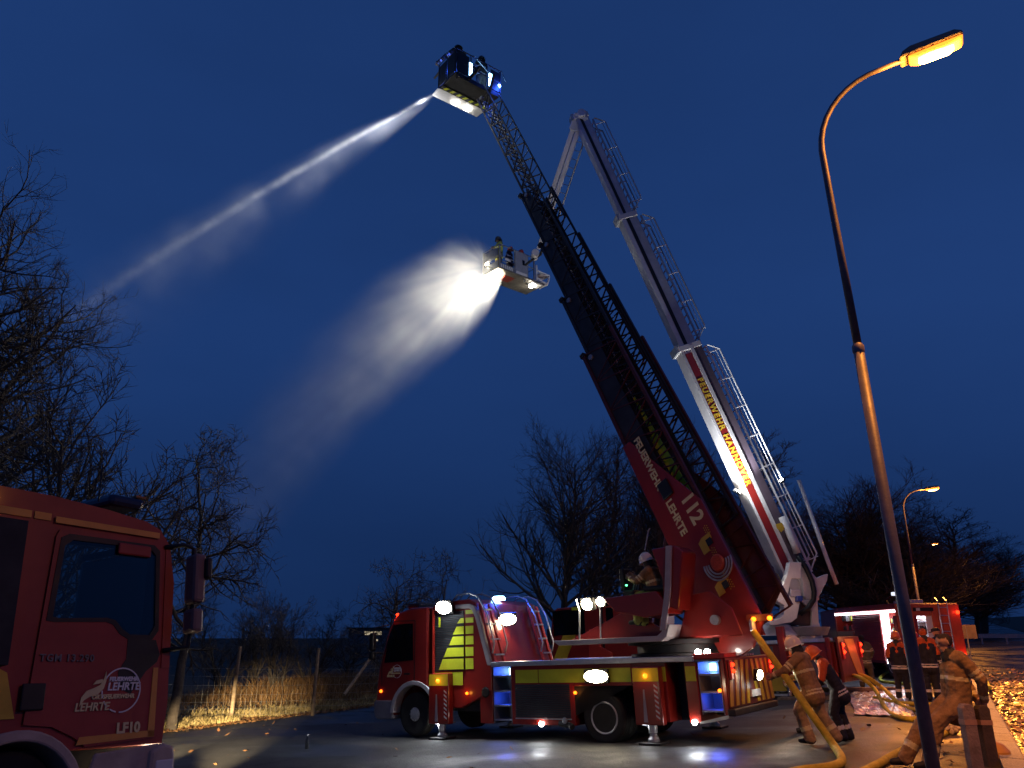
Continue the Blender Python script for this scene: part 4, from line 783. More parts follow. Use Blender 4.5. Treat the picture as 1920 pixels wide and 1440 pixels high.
# ---- turret and boom (built where they stand)
BB = P(1487, 1085, 25.6); BT = P(1088, 222, 31.0); ba = (BT - BB).normalized(); bl_ = Vector((ba.y, -ba.x, 0)).normalized()
if bl_.y > 0: bl_ = -bl_                                          # sideways, towards the camera
bn = ba.cross(bl_).normalized()
if bn.x < 0: bn = -bn                                             # the upper, ladder side
BLEN = (BT - BB).length
def bp_(s, n, w): return BB + ba * s + bn * n + bl_ * w
def sB(py):
    lo, hi = -2, BLEN + 1
    for _ in range(40):
        m_ = (lo + hi) / 2
        if proj(BB + ba * m_)[1] > py: lo = m_
        else: hi = m_
    return lo
WB = mat('boom_white', (.66, .62, .60), .4, coat=.2, var=.12); DKB = mat('boom_shadow_grey', (.10, .10, .125), .45, var=.15)
bsec = [(-.9, sB(655), .84, .72), (sB(655) - .8, sB(410), .68, .56), (sB(410) - .8, BLEN, .56, .44)]
def Bm(s, n, w): m = Matrix((ba, bn, ba.cross(bn))).transposed().to_4x4(); m.translation = bp_(s, n, w); return m
sgn_w = 1 if ba.cross(bn).dot(bl_) > 0 else -1
for i, (s0, s1, h, w) in enumerate(bsec):
    sec = MB().box(s0, s1, -h / 2, h / 2, -w / 2, w / 2, Bm(0, 0, 0)).build('boom_section', WB if i == 0 else mat('boom_grey', (.46, .47, .50), .4, coat=.2, var=.12), H, bevel=.05, pinv=MHI)
    yo = sgn_w * (w / 2)
    def plate(nm, a, c, n0, n1, m, th=.012): return MB().box(a, c, n0, n1, min(yo, yo + sgn_w * th), max(yo, yo + sgn_w * th), Bm(0, 0, 0)).build(nm, m, sec)
    if i == 0:
        plate('red_band', s0 + 1.2, s1 - .25, -h * .38, -h * .06, RED)
        plate('white_flange', s0 + .3, s1, -h * .5, -h * .40, WB, .03); plate('white_flange', s0 + .3, s1, -h * .04, h * .10, WB, .05)
        plate('shaded_side', s0 + 1.0, s1 - .1, h * .12, h * .5, mat('shade_plum', (.10, .07, .09), .5, var=.15))  # shade on the boom's side painted as a dark plum plate
        text('FEUERWEHR HANNOVER', mat('reflective_yellow'), sec, basis(bp_(sB(712), -h * .34, w / 2 + .016), -ba, bn) if (-ba).cross(bn).dot(bl_) > 0 else basis(bp_(sB(712), -h * .10, w / 2 + .016), -ba, -bn), .30, .004, bold=.012, space=1.3)
    else:
        plate('dark_groove', s0 + .2, s1 - .05, -h * .22, -h * .02, BLACK, .012); plate('grey_flange', s0 + .2, s1, -h * .5, -h * .26, WHITE if i == 1 else mat('boom_grey'), .02)
    MB().box(s1 - .12, s1 + .10, -h / 2 - .05, h / 2 + .03, -w / 2 - .04, w / 2 + .04, Bm(0, 0, 0)).build('section_collar', WB, sec, bevel=.02)
    MB().box(s1 - .1, s1 + .16, -h / 2 - .13, -h / 2 - .02, -w / 2, w / 2, Bm(0, 0, 0)).build('wear_pad', STEEL, sec)
    # ladder and handrail on the upper side
    n0 = h / 2 + .10 + .05 * (2 - i); st = MB(); a0 = max(s0, -.2) + (.2 if i == 0 else .9); a1 = s1 - (.15 if i < 2 else .35)
    for wv in (-.24, .24): st.bar(bp_(a0, n0, wv), bp_(a1, n0, wv), .04, .07, bn)
    st.build('stringer', WHITE if i == 0 else STEEL, sec)
    me = MB().bar(-bl_ * .24, bl_ * .24, .035, .035, bn).mesh('rung'); me.materials.append(STEEL); k = a0 + .15
    while k < a1: o = bpy.data.objects.new('rung', me); COL.objects.link(o); o.parent = sec; o.location = bp_(k, n0, 0); k += .33
    for wv in (-.30, .30):
        hr = MB(); hr.tube([bp_(a0 + .1, n0, wv), bp_(a0 + .5, n0 + .42, wv), bp_(a1 - .3, n0 + .42, wv), bp_(a1, n0 + .05, wv)], .030, 6); hr.tube([bp_(a0 + .3, n0 + .28, wv), bp_(a1 - .2, n0 + .28, wv)], .014, 5)
        hr.build('handrail', WHITE if i == 0 else STEEL, sec)
        nst = int((a1 - a0) / 1.15); sm = MB()
        for j in range(nst + 1): q = a0 + .4 + (a1 - a0 - .7) * j / nst; sm.bar(bp_(q, n0, wv), bp_(q, n0 + .42, wv), .03, .03)
        sm.build('rail_post', WHITE, sec)
# boom lights: the bright work lamp low on the boom, lamp on the ladder
WL = bp_(sB(915), -.72, .30); flood(H, WL, (ba * .55 + bn * .8 + bl_ * .3), .30, .2, WHT_E, pinv=MHI)
lamp('SPOT', WL + bl_ * .45 - bn * .2, 1600, COOL, H, bp_(sB(760), 0, .2), 120, .7, .08, pinv=MHI); lamp('POINT', WL + bl_ * .7 + bn * .2, 60, COOL, H, radius=.08, pinv=MHI)
q = bp_(sB(925), 1.05, .35); flood(H, q, (ba * .8 - bn * .4), .16, .12, WHT_E, pinv=MHI); lamp('SPOT', q + ba * .15, 55, COOL, H, bp_(sB(760), .8, .1), 100, .7, .05, pinv=MHI)
# turret: white frames traced in the boom's own plane
def TZ(zx, zy, w=0.0):                                           # a point of the turret in the plane that far sideways of the boom
    d = ray(1380 + zx / 4.5, 900 + zy / 4.5); o = BB + bl_ * w; t = (o - CAM).dot(bl_) / d.dot(bl_); return CAM + d * t
def tplate(nm, pts, w0, w1, m, bevel=.02):
    n = len(pts); b = MB(); c = [TZ(x, y, w1) for x, y in pts]; e = [p_ - bl_ * (w1 - w0) for p_ in c]
    b.add(c + e, [tuple(range(n)), tuple(range(n, 2 * n))[::-1]] + [(i, i + n, (i + 1) % n + n, (i + 1) % n) for i in range(n)]); return b.build(nm, m, H, bevel=bevel, pinv=MHI)
tplate('seat_frame', [(455, 690), (553, 695), (548, 830), (468, 832), (440, 960), (446, 1000), (352, 1022), (318, 966), (376, 940), (432, 800)], .85, 1.15, WB)
tplate('stand_floor', [(440, 985), (548, 930), (545, 1010), (515, 1165), (470, 1200), (310, 1228), (278, 1222), (288, 1192), (372, 1165), (402, 1135), (410, 1060), (352, 1024)], .80, 1.2, WB)
tplate('boom_cheek', [(520, 640), (640, 780), (682, 826), (742, 800), (778, 792), (770, 850), (692, 1000), (600, 1010), (575, 980), (560, 860)], .40, .55, WB); tplate('boom_cheek', [(520, 640), (640, 780), (682, 826), (742, 800), (778, 792), (770, 850), (692, 1000), (600, 1010), (575, 980), (560, 860)], -.55, -.40, WB)
tplate('turret_column', [(540, 1010), (690, 1010), (700, 1200), (735, 1290), (480, 1290), (480, 1240), (640, 1230), (640, 1110)], -.6, .55, WB)
tplate('turret_core', [(545, 1010), (660, 1010), (650, 1225), (440, 1225), (520, 1160)], -.45, .45, mat('brown_steel', (.09, .05, .04), .5, var=.2))  # dark brown core between the white frames
tplate('control_box', [(462, 925), (550, 925), (550, 985), (462, 985)], 1.16, 1.28, mat('mauve_grey', (.36, .33, .38), .5)); tplate('blue_box', [(515, 978), (566, 978), (566, 1026), (515, 1026)], 1.16, 1.36, mat('blue_plastic', (.02, .04, .22), .4))
def tt(pts, r, nm, m, w): return MB().tube([TZ(x, y, w) for x, y in pts], r, 12).build(nm, m, H, smooth=True, pinv=MHI)
tt([(520, 640), (590, 740), (640, 850), (660, 940), (655, 1010), (610, 1080), (540, 1130)], .085, 'feed_hose', BLACK, .66)
tt([(295, 520), (395, 790)], .14, 'lift_cylinder', WB, .1); tt([(345, 520), (420, 740)], .13, 'lift_cylinder', WB, -.25); tt([(150, 80), (300, 530)], .035, 'lift_rod', CHROME, .1); tt([(245, 240), (340, 530)], .05, 'lift_rod', CHROME, -.2)
tt([(350, 690), (460, 685)], .05, 'cylinder_bracket', WB, .2); tplate('yellow_plate', [(338, 372), (385, 360), (412, 405), (385, 440), (350, 410)], .52, .56, mat('reflective_yellow'), 0)
tt([(385, 310), (490, 540), (515, 620)], .12, 'slew_tube', WB, .50)
tp = TZ(720, 600, 0); MB().lathe([(.62, 0), (.62, .10), (.78, .12), (.90, .38)][::-1], TZ(565, 1340, 0) * 1.0, (0, 0, 1), 32).build('slewing_ring', SILVER, H, smooth='auto', pinv=MHI)
MB().lathe([(.85, -.05), (.62, .28), (.5, .3)], TZ(300, 1300, .2), (0, 0, 1), 24).build('white_cone', WB, H, smooth='auto', pinv=MHI)
flood(H, TZ(272, 838, .9), Vector((.1, -1, -.1)), .17, .17, WHT_E, pinv=MHI)
tplate('operator_seat', [(300, 950), (420, 935), (425, 965), (310, 985)], .3, .8, BLACK); lamp('POINT', TZ(500, 900, 2.2), 18, (1, .62, .48), H, radius=.3, pinv=MHI)
tt([(530, 0), (780, 700), (850, 880)], .07, 'rail_tube', WHITE, -.2)
# ---- jointed arm down to the basket
AE = P(1003, 478, 32.6); aa = (AE - BT).normalized(); al = bl_; an = aa.cross(al).normalized()
arm = bpy.data.objects.new('jointed_arm', None); COL.objects.link(arm); arm.parent = H; arm.matrix_parent_inverse = MHI
ALEN = (AE - BT).length
def Am(s): m = Matrix((aa, an, aa.cross(an))).transposed().to_4x4(); m.translation = BT + aa * s; return m
MB().box(.1, ALEN - .3, -.16, .02, -.18, .18, Am(0)).build('arm_beam', WB, arm, bevel=.03); MB().box(.3, ALEN * .62, .05, .24, -.15, .15, Am(0)).build('arm_beam', WB, arm, bevel=.03)
MB().cyl(BT - bl_ * .4, BT + bl_ * .4, .17, n=20).build('knuckle', WB, arm, smooth='auto'); MB().box(-.15, .55, -.30, .30, -.3, .3, Am(0)).build('knuckle_housing', mat('boom_grey'), arm, bevel=.06)
sgx = 1 if (an.x > 0) else -1
b = MB()
for wv in (-.18, .18): b.bar(BT + aa * .8 + an * sgx * .45 + al * wv, BT + aa * (ALEN - .4) + an * sgx * .45 + al * wv, .035, .045)
k = .9
while k < ALEN - .4: b.bar(BT + aa * k + an * sgx * .45 - al * .18, BT + aa * k + an * sgx * .45 + al * .18, .025); b.bar(BT + aa * k + an * sgx * .45, BT + aa * k + an * sgx * .1, .02); k += .36
b.build('arm_ladder', STEEL, arm)
MB().tube([BT + aa * (ALEN * .62) + an * sgx * .3, AE + an * sgx * .25 + Vector((0, 0, .1)), AE + Vector((-.2, .1, -.25)), P(985, 497, 32.5)], .06, 8).build('arm_hose', BLACK, arm, smooth=True)
MB().cyl(AE - al * .25, AE + al * .25, .16, n=14).build('wrist', WB, arm, smooth='auto')
# basket: near corner seen at (937, 500)
e1 = Vector((.765, .644, 0)); e2 = Vector((-.644, .765, 0)); BC = P(937, 500, 32.4)
BM = Matrix((e1, e2, Vector((0, 0, 1)))).transposed().to_4x4(); BM.translation = BC
bk = bpy.data.objects.new('basket', None); COL.objects.link(bk); bk.parent = H; bk.matrix_parent_inverse = MHI; bk.matrix_basis = BM
BASKG = mat('basket_grey', (.22, .23, .26), .45, metal=.3, var=.15)
MB().box(-.12, 2.6, -.05, 1.25, -.10, -.02).build('floor', mat('basket_floor', (.18, .165, .14), .55, metal=.3, var=.3, vs=4), bk, bevel=.02)
MB().box(.5, 1.1, .3, .8, -.115, -.101).build('red_floor_panel', mat('dull_red', (.25, .04, .03), .5), bk)
for x in (0, .85, 1.6, 2.0): MB().bar((x, 0, 0), (x, 0, 1.1), .05, .05).build('post', BASKG, bk)
for x in (0, 2.0): MB().bar((x, 1.15, 0), (x, 1.15, 1.1), .05, .05).build('post', BASKG, bk)
for z in (.55, 1.1): MB().tube([(0, 0, z), (0, 1.15, z), (2.0, 1.15, z), (2.0, 0, z), (0, 0, z)], .025, 8, False).build('rail', BASKG, bk)
MB().box(.88, 1.58, -.03, .0, .08, 1.08).build('gate', mat('gate_grey', (.30, .31, .34), .4, metal=.2, var=.1), bk, bevel=.02); MB().box(1.28, 1.40, -.045, -.03, .5, .74).build('gate_window', GLASS, bk); MB().box(.9, 1.55, -.05, -.02, -.02, .10).build('gate_sill', WHITE, bk)
MB().box(.03, .83, -.02, .0, -.02, .2).build('toe_board', BASKG, bk)
for k in range(6): MB().prism([(.06 + k * .12, .0), (.12 + k * .12, .0), (.09 + k * .12, .16), (.03 + k * .12, .16)], 'y', -.03, -.021).build('warning_stripe', WLET, bk)
for z0, z1 in ((.02, .35), (.6, 1.0)): MB().box(-.03, .0, .1, 1.1, z0, z1).build('end_board', BASKG, bk, bevel=.01)
MB().box(.3, .6, -.02, .0, .42, .52).build('white_plate', WHITE, bk)
fr = MB()
for p0, p1 in (((2.1, -.05, .0), (2.1, -.05, .75)), ((2.1, -.05, .5), (2.9, -.05, .45)), ((2.1, -.05, .12), (2.75, -.05, -.02)), ((2.9, -.05, .45), (2.75, -.05, -.02)), ((2.9, -.05, .45), (2.9, .5, .5)), ((2.75, -.05, -.02), (2.75, .5, 0))): fr.bar(p0, p1, .06, .06)
fr.build('side_frame', WHITE, bk); MB().box(2.45, 2.95, .0, .45, .48, .56).build('side_tray', WHITE, bk); MB().box(1.9, 2.5, -.02, .4, -.14, .02).build('white_bracket', WHITE, bk, bevel=.02)
for x, y in ((.4, 1.0), (.9, 1.05), (1.5, .1), (1.9, .3)): MB().cyl((x, y, -.22), (x, y, -.1), .05, n=10).build('underside_fitting', STEEL, bk)
MB().box(2.0, 2.14, .2, .34, -.25, -.11).build('floodlight', WHT_E, bk, bevel=.01); lamp('POINT', (2.05, .25, -.45), 7, WARM, bk, radius=.06)
NOZ = BM @ Vector((-.30, .55, .12))
MB().tube([(.1, .55, .1), (-.12, .55, .12), (-.32, .55, .12)], [.07, .06, .085], 10).build('water_monitor', STEEL, bk, smooth='auto')
MB().box(-.10, -.02, .15, .35, -.24, -.12).build('floodlight', WRM_E, bk, bevel=.01); MB().box(-.06, -.03, .75, .95, .3, .5).build('floodlight', WRM_E, bk, bevel=.01)
# ================================================================== the near fire engine at the left
MF = Matrix.Translation((-3.76, 8.45, -.2)) @ Matrix.Rotation(R(60), 4, 'Z') @ Matrix.Rotation(R(2), 4, 'Y') @ Matrix.Rotation(R(-4), 4, 'X')
NF = empty('fire_engine', MF, 'red fire engine cab close by at the left edge, cut off by the picture', 'fire truck')
WL6 = Matrix.Rotation(R(-6), 4, 'X')                              # the cab wall leans in a little
NRED = mat('old_red_paint', (.33, .027, .014), .45, coat=.12, var=.16, vs=1.6)
DKC2 = mat('seat_cloth', (.02, .02, .024), .85, var=.2)
poly = [(-4.2, .80), (-1.78, .80)] + arc(-1.25, .45, .60, 140, 48, 10) + [(-.66, .92), (.27, .90), (.31, 1.3), (.30, 2.0), (.26, 2.75), (.20, 3.06), (.08, 3.20), (-.10, 3.27), (-.6, 3.33), (-1.2, 3.37), (-4.2, 3.40)]
n = len(poly); near = [WL6 @ Vector((x, 0, z)) for x, z in poly]; inn = [WL6 @ Vector((x - (.05 if z > 3 and x > -1 else 0), .32, z + (.11 if z > 3.1 else 0))) for x, z in poly]; farv = [Vector((v.x, 2.5 - v.y, v.z)) for v in inn]
b = MB(); b.add(near + inn + farv, [tuple(range(n))[::-1]] + [(k * n + i, (k + 1) * n + i, (k + 1) * n + (i + 1) % n, k * n + (i + 1) % n) for k in (0, 1) for i in range(n)][::1] + [tuple(range(2 * n, 3 * n))])
ncab = b.build('cab', NRED, NF)
def wp(nm, pts, m, off=.004, th=.008, parent=None, bevel=0): return MB().prism(pts, 'y', -off - th, -off + .002, WL6).build(nm, m, parent or ncab, bevel=bevel)
def wr(nm, x0, x1, z0, z1, m, **k): return wp(nm, [(x0, z0), (x1, z0), (x1, z1), (x0, z1)], m, **k)
door = wp('door', [(-1.22, 1.16), (-1.13, 2.95), (-1.10, 3.02), (.03, 3.04), (.10, 3.0), (.16, 2.0), (.16, .96), (-.60, .93), (-.72, 1.02), (-.95, 1.13)], NRED, 0, .022, bevel=.012)
wp('window_frame', [(-1.13, 2.10), (-1.08, 2.94), (-1.0, 2.99), (.0, 3.0), (.08, 2.94), (.125, 2.05), (.05, 1.95), (-.24, 1.95), (-.34, 2.0), (-.42, 2.09), (-.5, 2.115), (-1.05, 2.09)], BLACK, .022, .006, door)
wp('side_window', [(-1.07, 2.14), (-1.03, 2.86), (-.95, 2.93), (-.04, 2.95), (.03, 2.88), (.075, 2.1), (.02, 2.0), (-.22, 2.0), (-.31, 2.05), (-.40, 2.14), (-.5, 2.16), (-1.0, 2.13)], PANE, .010, .006, door)
wp('black_panel', [(-.24, 1.95), (.10, 1.95), (.16, 1.8), (.13, 1.72), (.0, 1.62), (-.16, 1.40), (-.30, 1.46), (-.32, 1.62), (-.24, 1.75)], BLACK, .012, .014, door)
# hollow the cab out and open its windows
INT = mat('cab_interior', (.03, .03, .033), .8, var=.2)
WG = [(-1.07, 2.14), (-1.03, 2.86), (-.95, 2.93), (-.04, 2.95), (.03, 2.88), (.075, 2.1), (.02, 2.0), (-.22, 2.0), (-.31, 2.05), (-.40, 2.14), (-.5, 2.16), (-1.0, 2.13)]
def cut(o, builders):
    tmp = []
    for cb in builders:
        c = cb.build('tmp', INT, NF); tmp.append(c); md = o.modifiers.new('b', 'BOOLEAN'); md.operation = 'DIFFERENCE'; md.solver = 'EXACT'; md.object = c
        if hasattr(md, 'material_mode'): md.material_mode = 'TRANSFER'
    bpy.context.view_layer.update(); me = bpy.data.meshes.new_from_object(o.evaluated_get(bpy.context.evaluated_depsgraph_get())); o.modifiers.clear(); o.data = me
    for c in tmp: bpy.data.objects.remove(c)
WGP = lambda y0, y1: MB().prism(WG, 'y', y0, y1, WL6)
cut(ncab, [MB().box(-2.9, .12, .42, 2.05, 1.25, 3.18), WGP(-.2, .75), MB().prism(WG, 'y', 1.9, 3.0), MB().prism([(-2.6, 1.66), (-2.6, 3.0), (-1.52, 3.0), (-1.52, 1.66)], 'y', -.2, .75, WL6), MB().box(-2.6, -1.52, 1.9, 2.7, 1.7, 2.95), MB().box(-.05, .6, .5, 2.0, 2.0, 3.0)])
door.modifiers.clear(); cut(door, [WGP(-.2, .2)]); fr0 = [o for o in door.children if o.name.startswith('window_frame')][0]; cut(fr0, [WGP(-.2, .2)])
wr('rear_window', -2.6, -1.52, 1.66, 3.0, PANE, off=-.02, th=.006)
MB().box(.20, .206, .5, 2.0, 2.0, 3.0).build('windscreen', PANE, ncab)
for yy in (.75, 1.75):
    st = MB().box(-1.15, -.65, yy - .25, yy + .25, 1.5, 1.65).prism([(-1.2, 1.6), (-1.02, 1.6), (-1.12, 2.42), (-1.24, 2.42)], 'y', yy - .24, yy + .24).build('seat', DKC2, ncab, bevel=.05); MB().box(-1.26, -1.14, yy - .14, yy + .14, 2.46, 2.70).build('headrest', DKC2, st, bevel=.04)
MB().tube([(-.28 + .10 * math.cos(a), 1.75 + .22 * math.sin(a), 2.08 + .2 * math.cos(a)) for a in np.linspace(0, 2 * math.pi, 20)], .016, 6).build('steering_wheel', BLACK, ncab); MB().box(-.2, .15, .45, 2.0, 1.5, 1.98).build('dashboard', INT, ncab, bevel=.05)
for x0, x1, z in ((-2.6, -1.40, 3.10), (-1.37, -1.20, 3.10)): wr('reflective_strip', x0, x1, z, z + .075, RORG)
wr('reflective_strip', -1.16, .06, 3.085, 3.15, RORG, off=.022)
wp('reflective_strip', [(.07, .97), (.15, .97), (.15, 1.66), (.09, 1.66)], RORG, .022, .006, door); wp('reflective_strip', [(-.70, .95), (.15, .975), (.15, 1.035), (-.67, 1.02)], RORG, .022, .006, door)
wp('yellow_stripe', [(-1.60, 1.22), (-1.30, 1.22), (-1.42, 1.62), (-1.5, 1.66)], RYEL)
MB().prism(arc(-1.25, .45, .67, 172, 14, 16) + arc(-1.25, .45, .57, 14, 172, 16), 'y', -.06, .3, WL6).build('wheel_arch', mat('pink_white_trim', (.40, .32, .28), .6, var=.2), ncab, bevel=.02)
wp('step_panel', [(-.62, .50), (-.5, .86), (.20, .90), (.30, .80), (.30, .50)], mat('pink_white_trim'), .0, .05, bevel=.02); wp('bumper_corner', [(.05, .45), (.08, .84), (.24, .90), (.37, .86), (.40, .45)], mat('pink_white_trim'), .0, .09, bevel=.04)
MB().box(.14, .36, -.095, -.06, .55, .74, WL6).build('corner_lamp', mat('clear_lens', (.6, .6, .6), .15, var=.05), ncab, bevel=.03)
MB().box(-1.28, -1.06, -.045, -.02, 1.28, 1.52, WL6).build('door_handle', BLACK, ncab, bevel=.02)
text('TGM 13.290', mat('dull_chrome', (.16, .15, .15), .4, metal=.4), door, WL6 @ basis((-1.15, -.03, 1.72), (1, 0, 0), (0, 0, 1)), .095, .004, bold=.002, space=1.15)
text('LF10', CREAM, door, WL6 @ basis((-.29, -.03, 1.03), (1, 0, 0), (0, 0, 1)), .135, .003, bold=.006, space=1.0)
logo(door, WL6 @ Vector((-.27, -.028, 1.44)), WL6.to_3x3() @ Vector((1, 0, 0)), WL6.to_3x3() @ Vector((0, 0, 1)), .44, WLET, CREAM)
bm_ = lambda x, y, z: WL6 @ Vector((x, y, z))
mir = MB().tube([bm_(.16, .0, 3.0), bm_(.34, -.10, 3.03), bm_(.44, -.16, 2.98), bm_(.45, -.16, 2.2), bm_(.42, -.15, 1.86), bm_(.2, -.02, 1.84)], .028, 8).build('mirror_arm', BLACK, ncab, smooth=True)
for z0, z1, w_ in ((2.33, 2.90, .13), (2.0, 2.27, .12)): MB().box(.36, .36 + w_ + .03, -.30, -.10, z0, z1, WL6).build('mirror', mat('mirror_shell', (.16, .10, .10), .45, var=.1), ncab, bevel=.04)
MB().box(.48, .56, -.36, -.26, 2.6, 2.85, WL6).build('kerb_mirror', BLACK, ncab, bevel=.03)
MB().box(-.42, .02, .60, 1.9, 3.44, 3.58).build('light_bar', mat('dark_blue_lens', (.01, .015, .05), .2, var=.05), ncab, bevel=.05); MB().box(-.10, .04, .62, 1.0, 3.585, 3.61).build('bar_cap', mat('dark_orange_cap', (.25, .10, .03), .4), ncab)
MB().tube([(-.62, .5, 3.42), (-.64, .5, 3.85)], .010, 6).build('aerial', BLACK, ncab)
wp('windscreen_pillar', [(.20, 1.66), (.30, 1.66), (.30, 2.6), (.22, 3.0), (.17, 3.0)], mat('old_red_paint'), .0, .01)
MB().box(-.45, -.05, -.055, -.02, 2.84, 2.97, WL6).build('lamp_hood', mat('old_red_paint'), door, bevel=.03)
wheel(NF, -1.25, .28, .47, -1); MB().box(-4.2, .2, .3, 2.2, .45, .93).build('chassis', DARK, NF)
for yy in (.35, 2.15): MB().box(.37, .44, yy - .16, yy + .16, .54, .70).build('headlight', WRM_E, NF, bevel=.02); lamp('SPOT', (.62, yy, .66), 30000, (1, .76, .42), NF, MF.inverted() @ (G(470, 1366) if yy < 1 else G(370, 1376)), 12, 1.0, .06)
# ================================================================== the lit fire engine at the right
MG = Matrix.Translation((16.5, 31.0, gz(16.5, 31))) @ Matrix.Rotation(R(87.5), 4, 'Z'); MGI = MG.inverted()
E2 = empty('rescue_engine', MG, 'red fire engine with brightly lit open lockers and its rear towards the viewer', 'fire truck')
def sg(px, py, y=1.25):
    o = MGI @ CAM; d = MGI.to_3x3() @ ray(px, py); t = (y - o.y) / d.y; q = o + d * t; return q.x, q.z
def rg_(px, py):
    o = MGI @ CAM; d = MGI.to_3x3() @ ray(px, py); t = -o.x / d.x; q = o + d * t; return q.y, q.z
zt = rg_(1760, 1131)[1]; xF, _ = sg(1571, 1200); x2, _ = sg(1602, 1200); x3, _ = sg(1655, 1200); x4, _ = sg(1692, 1200); zl = sg(1655, 1146)[1]; zb = .55
WIN = mat('white_lining', (.75, .75, .78), .5, var=.05)
MB().box(.06, xF + 2.4, -1.2, 1.2, .6, .95).build('chassis', DARK, E2); roof = MB().box(.0, xF + .1, -1.24, 1.24, zl + .02, zt).build('roof', RED, E2, bevel=.04)
MB().prism([(xF + .12, .5), (xF + 2.2, .5), (xF + 2.3, 1.3), (xF + 2.1, zt - .1), (xF + .12, zt - .05)], 'y', -1.2, 1.2).build('cab', RED, E2, bevel=.05)
MB().box(x3 + .01, x2 - .03, -1.2, 1.22, zb, zl + .018).build('closed_locker', RED, E2); shutter(E2, x3 + .03, x2 - .05, 1.23, zb + .1, zl, 26, ORED)
MB().box(x4 * 0 + .02, x3, -1.2, .1, zb, zl + .018).build('locker_core', WIN, E2); MB().box(x2, xF, -1.2, .35, zb, zl + .018).build('locker_core', WIN, E2)
MB().box(x2, xF, .36, 1.24, zb, sg(1588, 1183)[1]).build('lower_shutter', ORED, E2, bevel=.02); MB().box(.02, x3, .1, 1.2, zb - .05, zb + .02).build('locker_floor', SILVER, E2)
MB().box(.0, .05, .45, 1.24, zb, zl + .018).build('rear_pillar', RED, E2)
for a, c in ((.06, x3 - .04), (x3 + .05, x2 - .08), (x2 + .02, xF - .05)): MB().box(a, c, 1.225, 1.262, zl - .07, zl + .015).build('strip_light', STRIP_E, E2)
lamp('POINT', (x3 * .55, .72, zl - .25), 42, (.88, .88, 1), E2, radius=.15); lamp('POINT', (x2 + .5, .85, zl - .2), 16, (.88, .88, 1), E2, radius=.12); lamp('SPOT', (x3 * .5, 1.32, zl - .1), 160, (.88, .86, 1), E2, (x3 * .5, 3.4, 0), 150, .8, .15)
MB().box(x3 - .07, x3 - .02, .9, 1.2, zb, zl).build('vertical_strip', STRIP_E, E2)
rgx = random.Random(5); GM = [BLACK, STEEL, RED, YEL, GREYP, mat('olive_box', (.2, .22, .12), .5)]
for k in range(6):
    z = zb + .12 + k * .36
    if z > zl - .3: break
    sh = MB().box(.06, x3 - .1, .12, 1.15, z, z + .02).build('shelf', SILVER, E2); x = .12
    while x < x3 - .4:
        w_ = rgx.uniform(.12, .4); h_ = rgx.uniform(.1, .28); MB().box(x, x + w_, .5, rgx.uniform(.9, 1.12), z + .022, z + .022 + h_).build('equipment', rgx.choice(GM), sh, bevel=.01); x += w_ + rgx.uniform(.03, .1)
for k in range(2):
    z = sg(1588, 1183)[1] + .03 + k * .4; x = x2 + .1
    while x < xF - .3: w_ = rgx.uniform(.12, .3); MB().box(x, x + w_, .5, 1.0, z, z + rgx.uniform(.15, .32)).build('equipment', rgx.choice(GM), E2, bevel=.01); x += w_ + .06
# rear: lit pump bay with the maker's board, ladder, lamps
ya, za = rg_(1713, 1156); yb, zb2 = rg_(1768, 1285)
ORB = mat('orange_red_body', (.50, .09, .03), .4, coat=.3, var=.15)
MB().box(-.02, .6, yb - .02, -1.24, .5, zt - .04).build('rear_body', ORB, E2, bevel=.02); MB().box(-.02, .04, yb, 1.24, za + .03, zt - .04).build('rear_top', ORB, E2, bevel=.01); MB().box(-.02, .3, ya + .0, 1.24, .5, za + .03).build('rear_side', ORB, E2)
MB().box(.62, .66, yb, ya, .5, za).build('bay_back', WIN, E2); MB().box(.02, .62, yb, ya, .75, .80).build('bay_shelf', SILVER, E2)
q0 = rg_(1717, 1166); q1 = rg_(1764, 1181); bd = MB().box(.10, .13, q1[0], q0[0], q1[1] - .10, q0[1] + .02).build('maker_board', mat('board_grey', (.45, .46, .50), .4, var=.08), E2)
text('GIMAEX', mat('board_black', (.02, .02, .025), .5, var=0), bd, basis(((.095), (q0[0] + q1[0]) / 2, q1[1] - .04), (0, -1, 0), (0, 0, 1)), .26, .006, bold=.012, align='CENTER')
for yy in (yb + .06, ya - .06): MB().box(.05, .09, yy - .04, yy + .04, .9, za - .08).build('strip_light', STRIP_E, E2)
MB().box(.04, .08, yb + .1, ya - .1, za - .07, za - .02).build('strip_light', STRIP_E, E2); lamp('POINT', (.25, (ya + yb) / 2, za - .3), 22, (.9, .9, 1), E2, radius=.15); lamp('POINT', (.2, (ya + yb) / 2, 1.2), 14, (1, .92, .8), E2, radius=.15)
for k in range(5): y_ = yb + .12 + k * .17; MB().cyl((.25, y_, .82), (.25, y_, 1.0 + .1 * (k % 2)), .06, n=10).build('valve', [RED, STEEL, YEL][k % 3], E2)
MB().box(.12, .4, yb + .15, ya - .2, 1.15, 1.45).build('pump_panel', SILVER, E2, bevel=.02)
lt = MB()
for yy in (yb - .28, yb - .62): lt.tube([(-.12, yy, .75), (-.12, yy, zt + .1), (.1, yy, zt + .22)], .025, 7)
lad2 = lt.build('rear_ladder', SILVER, E2)
for k in range(7): MB().bar((-.12, yb - .28, .9 + k * .3), (-.12, yb - .62, .9 + k * .3), .03).build('rung', SILVER, lad2)
MB().box(-.05, .02, ya, yb - .1, zt - .30, zt - .17).build('warning_bar', BLACK, E2); MB().box(-.06, -.045, .3, .45, zt - .29, zt - .18).build('camera_eye', mat('pale_lens', (.6, .6, .6), .2), E2)
